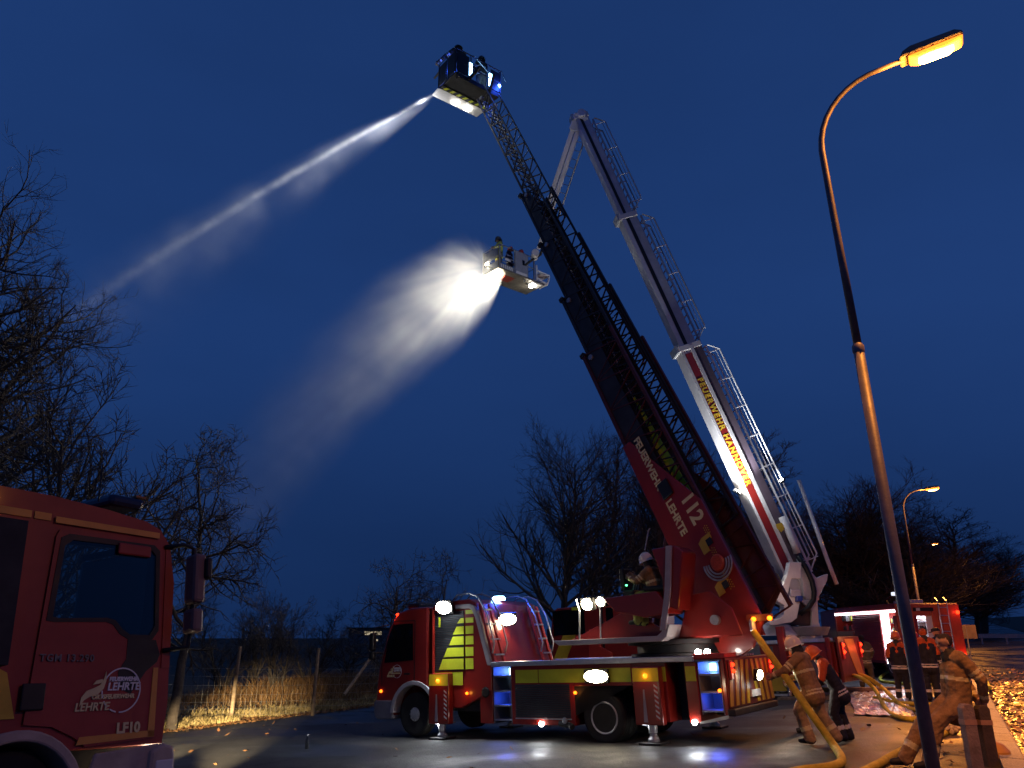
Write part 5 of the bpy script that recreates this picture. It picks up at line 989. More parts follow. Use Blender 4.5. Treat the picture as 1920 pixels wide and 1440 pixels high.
for z, p_ in ((rg_(1796, 1148)[1], 2.5), (rg_(1803, 1228)[1], 4.5)):
    beacon('tail_lamp', E2, (-.04, -1.15, z), RED_E, .06, (-1, 0, 0)); lamp('POINT', (-.25, -1.12, z), p_, (1, .05, .02), E2, radius=.05)
MB().box(x3 * .4, x3 * .4 + 1.6, -.2, .3, zt + .01, zt + .16).build('roof_box', SILVER, E2, bevel=.02)
mast = MB().tube([(2.2, .5, zt), (2.4, .5, zt + .25), (1.5, .5, zt + .42)], .03, 7).build('light_mast', DARK, E2); MB().box(1.3, 1.6, .38, .62, zt + .36, zt + .50).build('mast_lamp', mat('pale_lamp', (.8, .8, .85), .3, var=0, emit=(.8, .85, 1), es=1.2), mast, bevel=.03)
for x in (1.2, xF + 1.3): wheel(E2, x, 1.05, .5, 1, x < 2); wheel(E2, x, -1.05, .5, -1, x < 2)
# ================================================================== street lamps along the road
POLE = mat('lamp_pole_paint', (.16, .15, .19), .5, metal=.3, var=.25, vs=4, bump=.1)
AD = Vector((.86, -.51, 0)).normalized()
def street_lamp(label, base, s=1.0, fwd=1.0, power=240.0, lean=(0, 0), light=True):
    t = empty('street_lamp', base, label, 'street lamp', 'street lamps along the road')
    lz = Vector((lean[0], lean[1], 0)); pts = [Vector((0, 0, -.1)), lz * .3 + Vector((0, 0, 2.0)), lz * .6 + Vector((0, 0, 4.55))]
    MB().tube(pts, [.062, .058, .054], 18).build('lower_pole', POLE, t, smooth=True)
    MB().lathe([(.055, 0), (.062, .02), (.062, .08), (.045, .11)], lz * .6 + Vector((0, 0, 4.5)), (0, 0, 1), 18).build('pole_collar', POLE, t, smooth='auto')
    up = [lz * .6 + Vector((0, 0, 4.6)), lz * .85 + Vector((0, 0, 6.1)), lz + Vector((0, 0, 7.05))]
    for k in range(1, 9):
        a = R(80) * k / 8; up.append(lz + Vector((0, 0, 7.05)) + AD * (.75 * (1 - math.cos(a))) + Vector((0, 0, .85 * math.sin(a))))
    up.append(up[-1] + (AD * 1 + Vector((0, 0, .10))).normalized() * .38)
    MB().tube(up, [.044, .040, .037] + [.034 - .0008 * k for k in range(9)], 14).build('upper_pole', POLE, t, smooth=True)
    e = up[-1]; dr = (AD + Vector((0, 0, .07))).normalized(); m4 = basis(e, dr, Vector((0, 0, 1)).cross(dr)) @ Matrix.Scale(.86, 4); hs = mat('lamp_housing', (.20, .19, .18), .5, var=.2)
    hd = MB().prism([(-.06, -.03), (.0, .06), (.10, .10), (.62, .085), (.70, .03), (.70, -.02), (.05, -.03)], 'y', -.12, .12, m4).build('lamp_head', hs, t, bevel=.02)
    MB().prism([(.04, -.031), (.70, -.022), (.66, -.085), (.45, -.12), (.15, -.11), (.06, -.07)], 'y', -.105, .105, m4).build('lamp_glass', NA_E, hd, bevel=.02); MB().prism([(.14, -.10), (.58, -.10), (.50, -.145), (.2, -.14)], 'y', -.07, .07, m4).build('lamp_bulb', NAH_E, hd, bevel=.02)
    if light:
        q = m4 @ Vector((.36, 0, -.30)); lamp('POINT', q, power * .18, SODIUM, t, radius=.12); [lamp('SPOT', q, power * 5.0 * g_, SODIUM, t, q + AD * 5.0 + KD * k_ + Vector((0, 0, -7.5)), 78, .8, .12) for k_, g_ in ((12.0, fwd), (-12.0, 1.0))]; lamp('SPOT', q, power * .8, SODIUM, t, q + AD * 1.5 + KD * 2.0 + Vector((0, 0, -7.5)), 115, .8, .12)
    return t
SL = Vector((3.82, 7.5, gz(3.8, 7.5)))
street_lamp('tall street lamp in the foreground whose pole crosses the right of the picture', SL, power=1500, lean=(-.16, 0))
street_lamp('second street lamp, rising behind the lit fire engine', gnd(18.05, 34.5), power=2600, fwd=.12)
street_lamp('third and farthest street lamp, low over the dark trees', gnd(33.6, 63), power=500, fwd=.2)
# ================================================================== hoses, tarpaulin, bollards and other small things
def spline(pts, n=10):
    pts = [Vector(p) for p in pts]; out = []
    for i in range(len(pts) - 1):
        p0, p1, p2, p3 = pts[max(i - 1, 0)], pts[i], pts[i + 1], pts[min(i + 2, len(pts) - 1)]
        for k in range(n):
            t = k / n; out.append(.5 * ((2 * p1) + (p2 - p0) * t + (2 * p0 - 5 * p1 + 4 * p2 - p3) * t * t + (3 * p1 - p0 - 3 * p2 + p3) * t ** 3))
    out.append(pts[-1]); return out
def hose(label, pts, m, r=.052, n=10): return tag(MB().tube(spline(pts, 8), r, n).build('hose', m, smooth=True), label, 'hose', 'fire hoses')
gh = lambda px, py, dz=.05: G(px, py, dz)
h0 = FL[0] + Vector((-.03, -.04, -.22)); hg = gh(1566, 1402, .06)
hose('thick yellow hose hanging from the ladder foot down to the ground', [h0, h0.lerp(hg, .25), h0.lerp(hg, .5), h0.lerp(hg, .75), hg + Vector((0, .05, .03)), gh(1578, 1424, .06), gh(1560, 1438, .06), gh(1500, 1446, .06), gh(1440, 1462, .06), gh(1330, 1490, .06)], HOSE, .062, 12)
hose('yellow hose lying at the bottom edge left of the lamp pole', [gh(1590, 1462), gh(1640, 1437), gh(1700, 1404), gh(1760, 1380), gh(1800, 1352), gh(1812, 1320), gh(1816, 1290)], HOSE, .058)
hose('yellow hose curving from the boom truck round in front of the lamp pole', [gh(1588, 1266, .5), gh(1612, 1270, .62), gh(1640, 1292, .32), gh(1662, 1330), gh(1690, 1346), gh(1740, 1348), gh(1780, 1345)], HOSE, .055)
hose('yellow hose lying above the curving one on the silver sheet', [gh(1596, 1264, .5), gh(1622, 1268, .6), gh(1655, 1290, .25), gh(1690, 1322), gh(1725, 1332), gh(1775, 1330)], HOSE, .055)
hose('yellow hose running straight behind the lamp pole towards the seated man', [gh(1640, 1308), gh(1680, 1317), gh(1740, 1321), gh(1790, 1320)], HOSE, .055)
hose('lime hose looped beside the crouching firefighter', [gh(1720, 1248), gh(1680, 1254), gh(1655, 1266), gh(1652, 1276), gh(1675, 1280), gh(1730, 1284), gh(1790, 1284)], HOSEG, .055)
hose('lime hose bending along the kerb behind the leaning man', [gh(1805, 1236, .05), gh(1826, 1254, .05), gh(1846, 1272, .09), gh(1856, 1290, .09)], HOSEG, .05)
# crumpled silvery sheet
rgs = np.random.default_rng(4); b = MB(); nx, ny = 30, 22; c0, c1, c2, c3 = gh(1592, 1292, .02), gh(1700, 1288, .02), gh(1712, 1345, .02), gh(1600, 1340, .02)
ph = rgs.uniform(0, 6, 12); fr_ = rgs.uniform(2, 9, (12, 2))
for j in range(ny + 1):
    for i in range(nx + 1):
        u, v = i / nx, j / ny; q = c0.lerp(c1, u).lerp(c3.lerp(c2, u), v); h = sum(abs(math.sin(fr_[k][0] * u * 3 + fr_[k][1] * v * 3 + ph[k])) for k in range(12)) / 12; b.v.append((q.x + .05 * math.sin(9 * v + i), q.y, gz(q.x, q.y) + .012 + .13 * max(0, .9 - h) ** 1.2))
b.f = [(j * (nx + 1) + i, j * (nx + 1) + i + 1, (j + 1) * (nx + 1) + i + 1, (j + 1) * (nx + 1) + i) for j in range(ny) for i in range(nx)]
o = tag(b.build('plastic_sheet', mat('silver_sheet', (.55, .56, .62), .25, var=.12, vs=5)), 'crumpled silvery plastic sheet spread on the ground under the hoses', 'sheet'); so = o.modifiers.new('t', 'SOLIDIFY'); so.thickness = .006
o = MB().box(-1.2, 1.2, -.18, .18, 0, .14).build('plank', WOODP); q = gh(1640, 1300, 0); o.location = q + Vector((-.2, .6, 0)); o.rotation_euler = (0, 0, .1); tag(o, 'low dark plank lying behind the silvery sheet', 'plank')
# wooden bollards by the leaning man
BOLL = mat('bollard_wood', (.34, .24, .19), .8, var=.3, vs=5, bump=.5, bs=35)
for px, py, hh, lab in ((1832, 1452, 0.80, 'pale wooden bollard that the leaning man holds on to'), (1860, 1438, .74, 'darker wooden bollard right behind the leaning man\'s hands')):
    q = G(px, py); t = empty('bollard', q, lab, 'bollard', 'wooden bollards by the path')
    MB().prism([(-.075, -.2), (.075, -.2), (.075, hh - .05), (.04, hh), (-.04, hh), (-.075, hh - .05)], 'y', -.065, .065).build('shaft', BOLL if px < 1860 else mat('dark_bollard_wood', (.10, .07, .06), .8, var=.3, bump=.5), t, bevel=.012); MB().box(-.078, .078, -.068, .068, hh - .24, hh - .18).build('groove_band', mat('band_paint', (.5, .28, .18), .6), t)
# clod of leaves and gloves by the hose, bottle on the road, sign back, guard rail
q = G(1790, 1378); rgb_ = random.Random(9); b = MB()
for k in range(16): b.sph(q + Vector((rgb_.uniform(-.18, .18), rgb_.uniform(-.12, .12), .05 + rgb_.uniform(0, .12))), (.06, .05, .04), 7, 5, Matrix.Rotation(rgb_.uniform(0, 3), 3, 'Y'))
tag(b.build('glove_pile', mat('pale_gloves', (.40, .32, .26), .8, var=.3), smooth=True), 'crumpled pale work gloves lying at the hose coupling', 'gloves', kind='stuff')
q = G(1866, 1426); tag(MB().lathe([(.12, 0), (.20, .05), (.2, .12), (.14, .2), (.05, .24)], q, (0, 0, 1), 16).build('traffic_beacon', mat('amber_plastic', (.55, .28, .05), .35, var=.15), smooth='auto'), 'round amber plastic beacon on the path at the bottom right', 'beacon')
q = G(575, 1404); bo = empty('bottle', q, 'small drink bottle standing on the road left of the ladder truck', 'bottle')
MB().lathe([(.035, 0), (.038, .02), (.038, .16), (.015, .21), (.014, .24)], (0, 0, 0), (0, 0, 1), 14).build('body', mat('bottle_glass', (.05, .06, .06), .1, var=0), bo, smooth='auto'); MB().lathe([(.017, .24), (.017, .27)], (0, 0, 0), (0, 0, 1), 10).build('cap', WLET, bo)
q = at(1812, 36.0); sn = empty('road_sign', q, 'back of a square road sign beyond the lit fire engine', 'sign'); MB().cyl((0, 0, 0), (0, 0, 1.9), .035, n=8).build('post', STEEL, sn); MB().box(-.45, .45, -.03, 0, 1.35, 1.95).build('panel', mat('sign_back', (.30, .22, .16), .6, var=.2), sn)
gr = empty('guard_rail', at(1888, 60), 'pale guard rail far along the dark road', 'guard rail'); MB().box(-2.2, 4, 0, .06, .45, .75).build('rail', STEEL, gr)
for k in range(4): MB().box(-2 + k * 1.9, -1.9 + k * 1.9, .06, .14, 0, .7).build('post', STEEL, gr)
from mathutils import noise as MN
# ================================================================== people
SKIN = mat('skin', (.46, .27, .19), .55, var=.1, vs=12); HAIRD = mat('dark_hair', (.03, .018, .012), .7, var=.3, vs=30, bump=.4, bs=120)
def cloth(n, c, b=.5): return mat(n, c, .85, var=.32, vs=6, bump=b * 1.8, bs=11)
TAN = cloth('tan_turnout_cloth', (.36, .21, .085)); TAN2 = cloth('pale_turnout_cloth', (.42, .28, .14)); OLIVE = cloth('olive_turnout_cloth', (.20, .16, .075)); NAVY = cloth('navy_cloth', (.018, .020, .040)); ORNG = cloth('orange_cloth', (.62, .11, .03)); BLUEC = cloth('blue_cloth', (.02, .03, .16))
HIVIS = cloth('hi_vis_cloth', (.46, .50, .10)); BAND = mat('reflective_band', (.72, .60, .28), .35, var=.1); BANDS = mat('silver_band', (.62, .60, .60), .35, var=.1); BOOT = mat('boot_leather', (.016, .014, .013), .6, var=.2); GLOVE = cloth('glove_leather', (.30, .22, .15)); GLOVD = cloth('dark_glove', (.05, .045, .04)); DKC = cloth('dark_uniform', (.045, .04, .035))
WHELM = mat('white_helmet', (.78, .70, .58), .35, coat=.3, var=.08); OHELM = mat('orange_helmet', (.75, .16, .03), .35, coat=.3, var=.08); DHELM = mat('dark_helmet', (.04, .04, .045), .4, var=.1); RHELM = mat('red_helmet', (.45, .04, .03), .4, var=.1)
def capsule(b, a, c, ra, rc, n=10):
    a = Vector(a); c = Vector(c); d = c - a; L_ = d.length; d = d / L_ if L_ > 1e-6 else Vector((0, 0, 1)); pts = []; rs = []
    for k in range(5): t = math.pi / 2 * (1 - k / 4); pts.append(a - d * (ra * math.sin(t))); rs.append(max(.002, ra * math.cos(t)))
    for k in range(5): t = math.pi / 2 * k / 4; pts.append(c + d * (rc * math.sin(t))); rs.append(max(.002, rc * math.cos(t)))
    b.tube(pts, rs, n)
STAND = dict(pel=(0, 0, .95), chest=(.0, 0, 1.30), neck=(.0, 0, 1.50), head=(.03, 0, 1.64), hipL=(0, .10, .92), hipR=(0, -.10, .92), kneL=(.03, .11, .50), kneR=(.03, -.11, .50), ankL=(0, .12, .09), ankR=(0, -.12, .09),
             shL=(0, .19, 1.43), shR=(0, -.19, 1.43), elL=(-.04, .26, 1.16), elR=(-.04, -.26, 1.16), wrL=(.06, .26, .93), wrR=(.06, -.26, .93), toeL=None, toeR=None, look=(1, 0, 0))
def person(label, M4, pose, jacket, trousers, band, head='hair', helm=WHELM, glove=GLOVE, scale=1.0, bulk=1.0, voxel=.02, yoke=None, hood=None, group=None, boot=BOOT, bandt=BAND):
    J = dict(STAND); J.update(pose); V = {k: (Vector(v) if v is not None else None) for k, v in J.items()}
    root = empty('person', M4 @ Matrix.Scale(scale, 4), label, 'person', group); look = V['look'].normalized(); up = (V['head'] - V['neck']).normalized()
    prims = []; mats = [jacket, trousers, band, SKIN, boot, yoke or jacket, bandt, hood or SKIN, glove, HAIRD, DKC]
    def pr(a, c, ra, rc, m, bands=()): prims.append((Vector(a), Vector(c), ra, rc, m, bands))
    k = bulk; lat = (V['shL'] - V['shR']).normalized(); sp = (V['chest'] - V['pel']).normalized()
    for s in (-1, 1):
        pr(V['pel'] + lat * s * .07, V['chest'] + lat * s * .075, .134 * k, .140 * k, 0, ((.66, .80, 2),) if not yoke else ())
        pr(V['pel'] + lat * s * .075 - sp * .17, V['pel'] + lat * s * .07, .150 * k, .136 * k, 0, ((.18, .36, 2), (.50, .66, 2)))
        L_ = 'L' if s > 0 else 'R'
        pr(V['hip' + L_] + Vector((0, 0, 0)), V['kne' + L_], .118 * k, .094 * k, 1); pr(V['kne' + L_], V['ank' + L_], .090 * k, .084 * k, 1, ((.55, .72, 6),))
        toe = V['toe' + L_] if V['toe' + L_] is not None else V['ank' + L_] + Vector((.17, 0, -.045)); pr(V['ank' + L_] - Vector((.03, 0, .03)), toe, .058, .045, 4); pr(V['ank' + L_] + (V['kne' + L_] - V['ank' + L_]) * .05, V['ank' + L_] + (V['kne' + L_] - V['ank' + L_]) * .3, .063, .066, 4 if boot is BOOT else 1)
        pr(V['sh' + L_], V['el' + L_], .080 * k, .066 * k, 5 if yoke else 0, ((.55, .68, 2), (.76, .86, 2)) if not yoke else ()); pr(V['el' + L_], V['wr' + L_], .064 * k, .050 * k, 0, ((.70, .88, 2),))
    pr(V['shL'] * .82 + V['shR'] * .18, V['shR'] * .82 + V['shL'] * .18, .105 * k, .105 * k, 5); pr(V['chest'], V['neck'], .135 * k, .075 * k, 5)
    pr(V['neck'] - up * .02, V['neck'] + up * .06, .070, .062, 0 if head != 'hair' else 3); pr(V['neck'] - up * .05 - sp * .01, V['neck'] - up * .0, .098 * k, .090 * k, 10)
    h = V['head']; sd = up.cross(look).normalized(); lk = sd.cross(up).normalized()
    pr(h + up * .03 - lk * .015, h + up * .03 + lk * .012, .098, .095, 7 if hood else 3); pr(h - up * .05 + lk * .03, h - up * .075 + lk * .05, .062, .05, 3); pr(h + lk * .095 + up * .005, h + lk * .118 - up * .025, .014, .018, 3)
    for s in (-1, 1): pr(h + sd * s * .095 + up * .005, h + sd * s * .10 - up * .03, .016, .014, 3)
    pr(h + lk * .085 - up * .062 + sd * .02, h + lk * .085 - up * .062 - sd * .02, .016, .016, 3); pr(h + lk * .092 + up * .035 - sd * .04, h + lk * .092 + up * .035 + sd * .04, .016, .016, 3)
    b = MB()
    for a, c, ra, rc, m, bd in prims: capsule(b, a, c, ra, rc)
    ob = bpy.data.objects.new('tmp', b.mesh('tmp')); COL.objects.link(ob); rm = ob.modifiers.new('r', 'REMESH'); rm.mode = 'VOXEL'; rm.voxel_size = voxel; sm = ob.modifiers.new('s', 'SMOOTH'); sm.factor = .5; sm.iterations = 3
    dg = bpy.context.evaluated_depsgraph_get(); me = bpy.data.meshes.new_from_object(ob.evaluated_get(dg)); bpy.data.objects.remove(ob); me.name = 'body'
    n = len(me.polygons); C = np.empty(n * 3); me.polygons.foreach_get('center', C); C = C.reshape(-1, 3); best = np.full(n, 1e9); idx = np.zeros(n, dtype=np.int32)
    for a, c, ra, rc, m, bd in prims:
        a_, c_ = np.array(a), np.array(c); d = c_ - a_; L2 = d @ d + 1e-9; t = np.clip((C - a_) @ d / L2, 0, 1); ds = np.linalg.norm(C - a_ - t[:, None] * d, axis=1) - (ra + (rc - ra) * t)
        mm = np.full(n, m, dtype=np.int32)
        for t0, t1, bm in bd: mm[(t >= t0) & (t < t1)] = bm
        w = ds < best; best[w] = ds[w]; idx[w] = mm[w]
    hc = np.array(h); rel = C - hc; u_, l_ = rel @ np.array(up), rel @ np.array(lk)
    if head == 'hair': hair = (np.linalg.norm(rel, axis=1) < .16) & (((u_ > .065)) | ((l_ < .005) & (u_ > -.05))) & (l_ < .085 + 0 * u_); idx[hair & (idx == 3)] = 9
    for s in (-1, 1):
        ec = hc + np.array(lk * .09 + up * .012 + sd * s * .036); idx[np.linalg.norm(C - ec, axis=1) < max(.009, voxel * .55)] = 9
    for m in mats: me.materials.append(m)
    if voxel < .025:                                             # folds in the cloth
        nv = len(me.vertices); co = np.empty(nv * 3); me.vertices.foreach_get('co', co); co = co.reshape(-1, 3); nn = np.array([v.normal[:] for v in me.vertices]); soft = np.zeros(nv, dtype=bool)
        for p_ in me.polygons:
            if idx[p_.index] in (0, 1, 2, 5, 6): soft[list(p_.vertices)] = True
        ns = np.array([MN.noise(Vector((c[0] * 9 + 3.1, c[1] * 9, c[2] * 17 + c[0] * 8))) * .009 + MN.noise(Vector((c[0] * 26, c[1] * 26, c[2] * 40))) * .0045 for c in co]); co += nn * (ns * soft)[:, None] * bulk; me.vertices.foreach_set('co', co.ravel())
    me.polygons.foreach_set('material_index', idx); me.polygons.foreach_set('use_smooth', np.ones(n, dtype=bool)); me.update()
    body = bpy.data.objects.new('body', me); COL.objects.link(body); body.parent = root
    for L_ in 'LR':                                              # hands: palm, four fingers, thumb
        s = 1 if L_ == 'L' else -1; w = V['wr' + L_]; d = (w - V['el' + L_]).normalized(); pn = d.cross(Vector((0, 0, 1)));
        if pn.length < .2: pn = Vector((0, 1, 0))
        pn = pn.normalized(); q = pn.cross(d).normalized(); hb = MB(); capsule(hb, w + d * .02 - q * .018, w + d * .085 - q * .02, .034, .030, 8); capsule(hb, w + d * .02 + q * .018, w + d * .085 + q * .02, .034, .030, 8)
        for i, ln in enumerate((.068, .078, .072, .056)):
            o_ = q * (.036 - .024 * i); p0 = w + d * .095 + o_; p1 = p0 + d * ln * .55 + pn * s * .008; p2 = p1 + (d * .6 + pn * s * .8).normalized() * ln * .55; capsule(hb, p0, p1, .0125, .0115, 6); capsule(hb, p1, p2, .0115, .0095, 6)
        t0 = w + d * .035 + q * .04; t1 = t0 + (d * .6 + q * .75).normalized() * .045; capsule(hb, t0, t1, .016, .0135, 6); capsule(hb, t1, t1 + (d + pn * s * .5).normalized() * .035, .0135, .011, 6)
        hb.build('hand', glove, root, smooth=True)
    m4 = basis(h + up * .035, lk, sd)
    if head in ('fire', 'youth'):
        b = MB(); prof = [(.132, -.03), (.134, .0), (.128, .05), (.108, .10), (.07, .135), (.001, .148)]; b.lathe(prof, (0, 0, 0), (0, 0, 1), 22)
        b.v = [tuple(m4 @ Vector((x * 1.12, y * .98, z))) for x, y, z in b.v]; hm = b.build('helmet', helm, root, smooth='auto')
        b = MB(); b.lathe([(.13, -.028), (.158, -.045), (.16, -.055), (.128, -.045)], (0, 0, 0), (0, 0, 1), 22); b.v = [tuple(m4 @ Vector((x * 1.14 + (.02 if head == 'youth' else .0), y * .97, z))) for x, y, z in b.v]; b.build('brim', helm, hm, smooth='auto')
        MB().tube([m4 @ Vector((.13 * math.cos(a), 0, .02 + .14 * math.sin(a))) for a in np.linspace(.1, math.pi - .1, 12)], .012, 6).build('crest', helm, hm, smooth=True)
        if head == 'fire':
            b = MB(); b.lathe([(.122, -.04), (.125, -.10), (.128, -.16), (.11, -.16), (.11, -.04)], (0, 0, 0), (0, 0, 1), 20)
            b.v = [tuple(m4 @ Vector((min(x, .03) * 1.05, y, z))) for x, y, z in b.v]; b.build('neck_guard', DKC, hm, smooth='auto')
    elif head == 'cap':
        b = MB(); b.lathe([(.112, -.01), (.114, .03), (.10, .075), (.06, .10), (.001, .105)], (0, 0, 0), (0, 0, 1), 18); b.v = [tuple(m4 @ Vector((x * 1.08, y, z))) for x, y, z in b.v]; cp = b.build('cap', NAVY, root, smooth='auto')
        MB().prism([(.08, -.075), (.19, -.06), (.215, 0), (.19, .06), (.08, .075)], 'z', .0, .012, m4).build('peak', NAVY, cp)
    return root
def stand(px, py, face, D=None):                                  # feet at that pixel on the ground, facing that way
    q = G(px, py) if D is None else at(px, D) + Vector((0, 0, .05)); return Matrix.Translation(q) @ Matrix.Rotation(math.atan2(face[1], face[0]), 4, 'Z')
# 1 the firefighter guiding the yellow hose
person('firefighter in tan turnout gear and white helmet guiding the yellow hose with outstretched hand', stand(1538, 1396, (-.80, .60)), dict(pel=(.06, 0, .93), chest=(.16, 0, 1.27), neck=(.21, 0, 1.47), head=(.26, 0, 1.60), hipL=(.06, .1, .90), hipR=(.06, -.1, .90), kneL=(.26, .12, .52), ankL=(.12, .12, .10), kneR=(-.03, -.12, .50), ankR=(-.26, -.13, .13), toeR=(-.11, -.14, .05),
    shL=(.18, .20, 1.40), shR=(.14, -.20, 1.40), elL=(.36, .33, 1.20), wrL=(.60, .30, 1.10), elR=(.20, -.30, 1.16), wrR=(.42, -.20, 1.05)), TAN, TAN2, BAND, 'fire', WHELM, scale=.97, bulk=1.13, voxel=.014)
# 2, 3 the two youth firefighters by him
person('youth firefighter in orange helmet and orange yoked navy overall, right behind the hose handler', stand(1582, 1389, (-.75, .3)), dict(pel=(.0, 0, .94), chest=(.16, 0, 1.26), neck=(.25, 0, 1.44), head=(.33, 0, 1.54), shL=(.2, .18, 1.38), shR=(.2, -.18, 1.38), elR=(.0, -.30, 1.15), wrR=(.28, -.22, 1.0), elL=(.25, .27, 1.12), wrL=(.42, .2, .98), kneL=(.12, .11, .5), kneR=(.0, -.12, .5), ankR=(-.12, -.12, .09)), NAVY, NAVY, BANDS, 'youth', OHELM, scale=.90, voxel=.016, yoke=ORNG, bulk=1.05, bandt=BANDS)
person('youth firefighter in orange helmet and blue overall, half hidden left of the hose handler', stand(1512, 1374, (-.9, .3)), dict(elL=(.08, .24, 1.16), wrL=(.25, .18, 1.05), elR=(.06, -.24, 1.16), wrR=(.25, -.16, 1.05), kneL=(.08, .1, .5)), BLUEC, BLUEC, BANDS, 'youth', OHELM, scale=.86, voxel=.018, yoke=ORNG, bandt=BANDS)
# 4 the man leaning back on the bollard
q = G(1742, 1440); ML4 = Matrix.Translation(q) @ Matrix.Rotation(R(176), 4, 'Z')
person('bareheaded man in tan turnout gear leaning back on a wooden bollard, looking up', ML4, dict(pel=(-.50, 0, .84), chest=(-.54, 0, 1.19), neck=(-.50, 0, 1.41), head=(-.47, 0, 1.55), hipL=(-.48, .1, .82), hipR=(-.48, -.1, .82), kneL=(-.12, .16, .56), kneR=(-.05, -.13, .50), ankL=(.05, .17, .10), ankR=(.22, -.14, .10), toeL=(.23, .19, .05), toeR=(.39, -.15, .05),
    shL=(-.57, .20, 1.34), shR=(-.57, -.20, 1.34), elL=(-.74, .26, 1.08), wrL=(-.78, .14, .84), elR=(-.76, -.24, 1.08), wrR=(-.80, -.10, .84), look=(1, .1, .42)), TAN, TAN, BAND, 'hair', glove=SKIN, scale=1.0, bulk=1.12, voxel=.013)
# 5-8 the group of youths by the lamp pole
NG = 'youth firefighters standing by the lamp pole'
person('youth in navy and orange overall standing just left of the big lamp pole, back turned', stand(1696, 1312, (.5, .8)), dict(wrL=(.12, .2, .98), kneL=(.05, .1, .5)), NAVY, NAVY, BANDS, 'youth', OHELM, scale=1.0, voxel=.024, yoke=ORNG, bandt=BANDS)
person('broad backed person in navy and orange overall right of the big lamp pole', stand(1752, 1314, (.1, 1)), dict(elL=(.0, .30, 1.16), wrL=(.2, .2, 1.05)), NAVY, NAVY, BANDS, 'hair', scale=1.05, voxel=.022, yoke=ORNG, hood=ORNG, bulk=1.12, bandt=BANDS)
person('shorter youth in orange helmet close to the right of the big lamp pole', stand(1733, 1306, (.3, 1)), {}, NAVY, NAVY, BANDS, 'youth', RHELM, scale=.98, voxel=.024, yoke=ORNG, bandt=BANDS)
person('person in dark peaked cap facing the lit pump bay behind the leaning man', stand(1776, 1300, (-.4, .9)), {}, NAVY, NAVY, BANDS, 'cap', scale=1.06, voxel=.024, bandt=BANDS)
# 9, 10 by the lit engine
person('firefighter in olive turnout gear standing with back turned before the lit engine', stand(1628, 1289, (.2, 1)), dict(elL=(.02, .32, 1.2), wrL=(.2, .2, 1.15), elR=(-.02, -.3, 1.18), wrR=(.12, -.25, 1.0), ankL=(0, .18, .09), ankR=(0, -.18, .09), kneL=(.03, .16, .5), kneR=(.03, -.16, .5)), OLIVE, OLIVE, BAND, 'hair', scale=1.03, voxel=.024, bulk=1.12)
person('firefighter in pale hi-vis jacket crouching before the lit lockers', stand(1668, 1256, (-.8, -.3)), dict(pel=(-.1, 0, .38), chest=(.10, 0, .68), neck=(.2, 0, .86), head=(.26, 0, .99), hipL=(-.1, .1, .38), hipR=(-.1, -.1, .38), kneL=(.28, .16, .52), kneR=(.28, -.16, .45), ankL=(.1, .14, .1), ankR=(.1, -.14, .1), shL=(.14, .19, .80), shR=(.14, -.19, .80), elL=(.34, .24, .62), wrL=(.5, .12, .5), elR=(.34, -.24, .62), wrR=(.5, -.1, .5)), HIVIS, OLIVE, BANDS, 'hair', scale=1.0, voxel=.026)
# 11 operator of the ladder, 12 operator of the boom
SIT = dict(pel=(0, 0, .10), chest=(.10, 0, .44), neck=(.17, 0, .63), head=(.22, 0, .77), hipL=(.02, .1, .08), hipR=(.02, -.1, .08), kneL=(.44, .13, .06), kneR=(.42, -.12, .04), ankL=(.42, .13, -.40), ankR=(.40, -.12, -.42), shL=(.12, .19, .56), shR=(.12, -.19, .56), elL=(.34, .26, .36), wrL=(.56, .16, .44), elR=(.34, -.25, .36), wrR=(.56, -.14, .48))
person('ladder operator in tan gear and white helmet seated at the ladder truck controls', Matrix.Translation(ML @ Vector((-1.36, .92, 2.64))) @ Matrix.Rotation(2.519, 4, 'Z'), SIT, TAN, HIVIS, BAND, 'fire', WHELM, scale=.96, voxel=.016, bulk=1.1)
person('dark haired boom operator in tan jacket seated in the white turret', Matrix.Translation(TZ(375, 955, .62)) @ Matrix.Rotation(R(165), 4, 'Z'), SIT, OLIVE, OLIVE, BAND, 'hair', scale=1.0, voxel=.022, bulk=1.08)
# 13, 14 in the ladder's cage; 15-17 in the boom's basket
CMr = CM.copy()
person('firefighter leaning over the front rail of the high ladder cage', CM @ Matrix.Translation((.6, .40, .08)), dict(pel=(.02, 0, .98), chest=(.10, 0, 1.34), neck=(.15, 0, 1.54), head=(.20, 0, 1.66), shL=(.12, .2, 1.46), shR=(.12, -.2, 1.46), elL=(.34, .40, 1.26), wrL=(.52, .52, 1.12), elR=(.36, -.26, 1.22), wrR=(.50, -.12, 1.12)), DKC, DKC, BANDS, 'fire', DHELM, scale=1.12, voxel=.022, bulk=1.2)
person('second firefighter standing at the right of the high ladder cage', CM @ Matrix.Translation((.45, -.45, .08)), dict(elL=(.12, .26, 1.2), wrL=(.35, .2, 1.12), elR=(.1, -.26, 1.2), wrR=(.35, -.2, 1.12)), DKC, DKC, BANDS, 'fire', DHELM, scale=.97, voxel=.024, bulk=1.12)
def inb(x, y, a): return BM @ Matrix.Translation((x, y, -.02)) @ Matrix.Rotation(a, 4, 'Z')
person('firefighter in yellow banded gear and dark helmet at the spray end of the basket', inb(.32, .45, R(165)), dict(elL=(.14, .26, 1.2), wrL=(.32, .2, 1.12), elR=(.14, -.26, 1.2), wrR=(.3, -.2, 1.1)), HIVIS, OLIVE, BAND, 'fire', DHELM, scale=.98, voxel=.024, bulk=1.1, yoke=HIVIS)
person('youth in dark jacket and red helmet in the middle of the basket', inb(1.02, .55, R(-70)), {}, NAVY, NAVY, BANDS, 'youth', RHELM, scale=.86, voxel=.026)
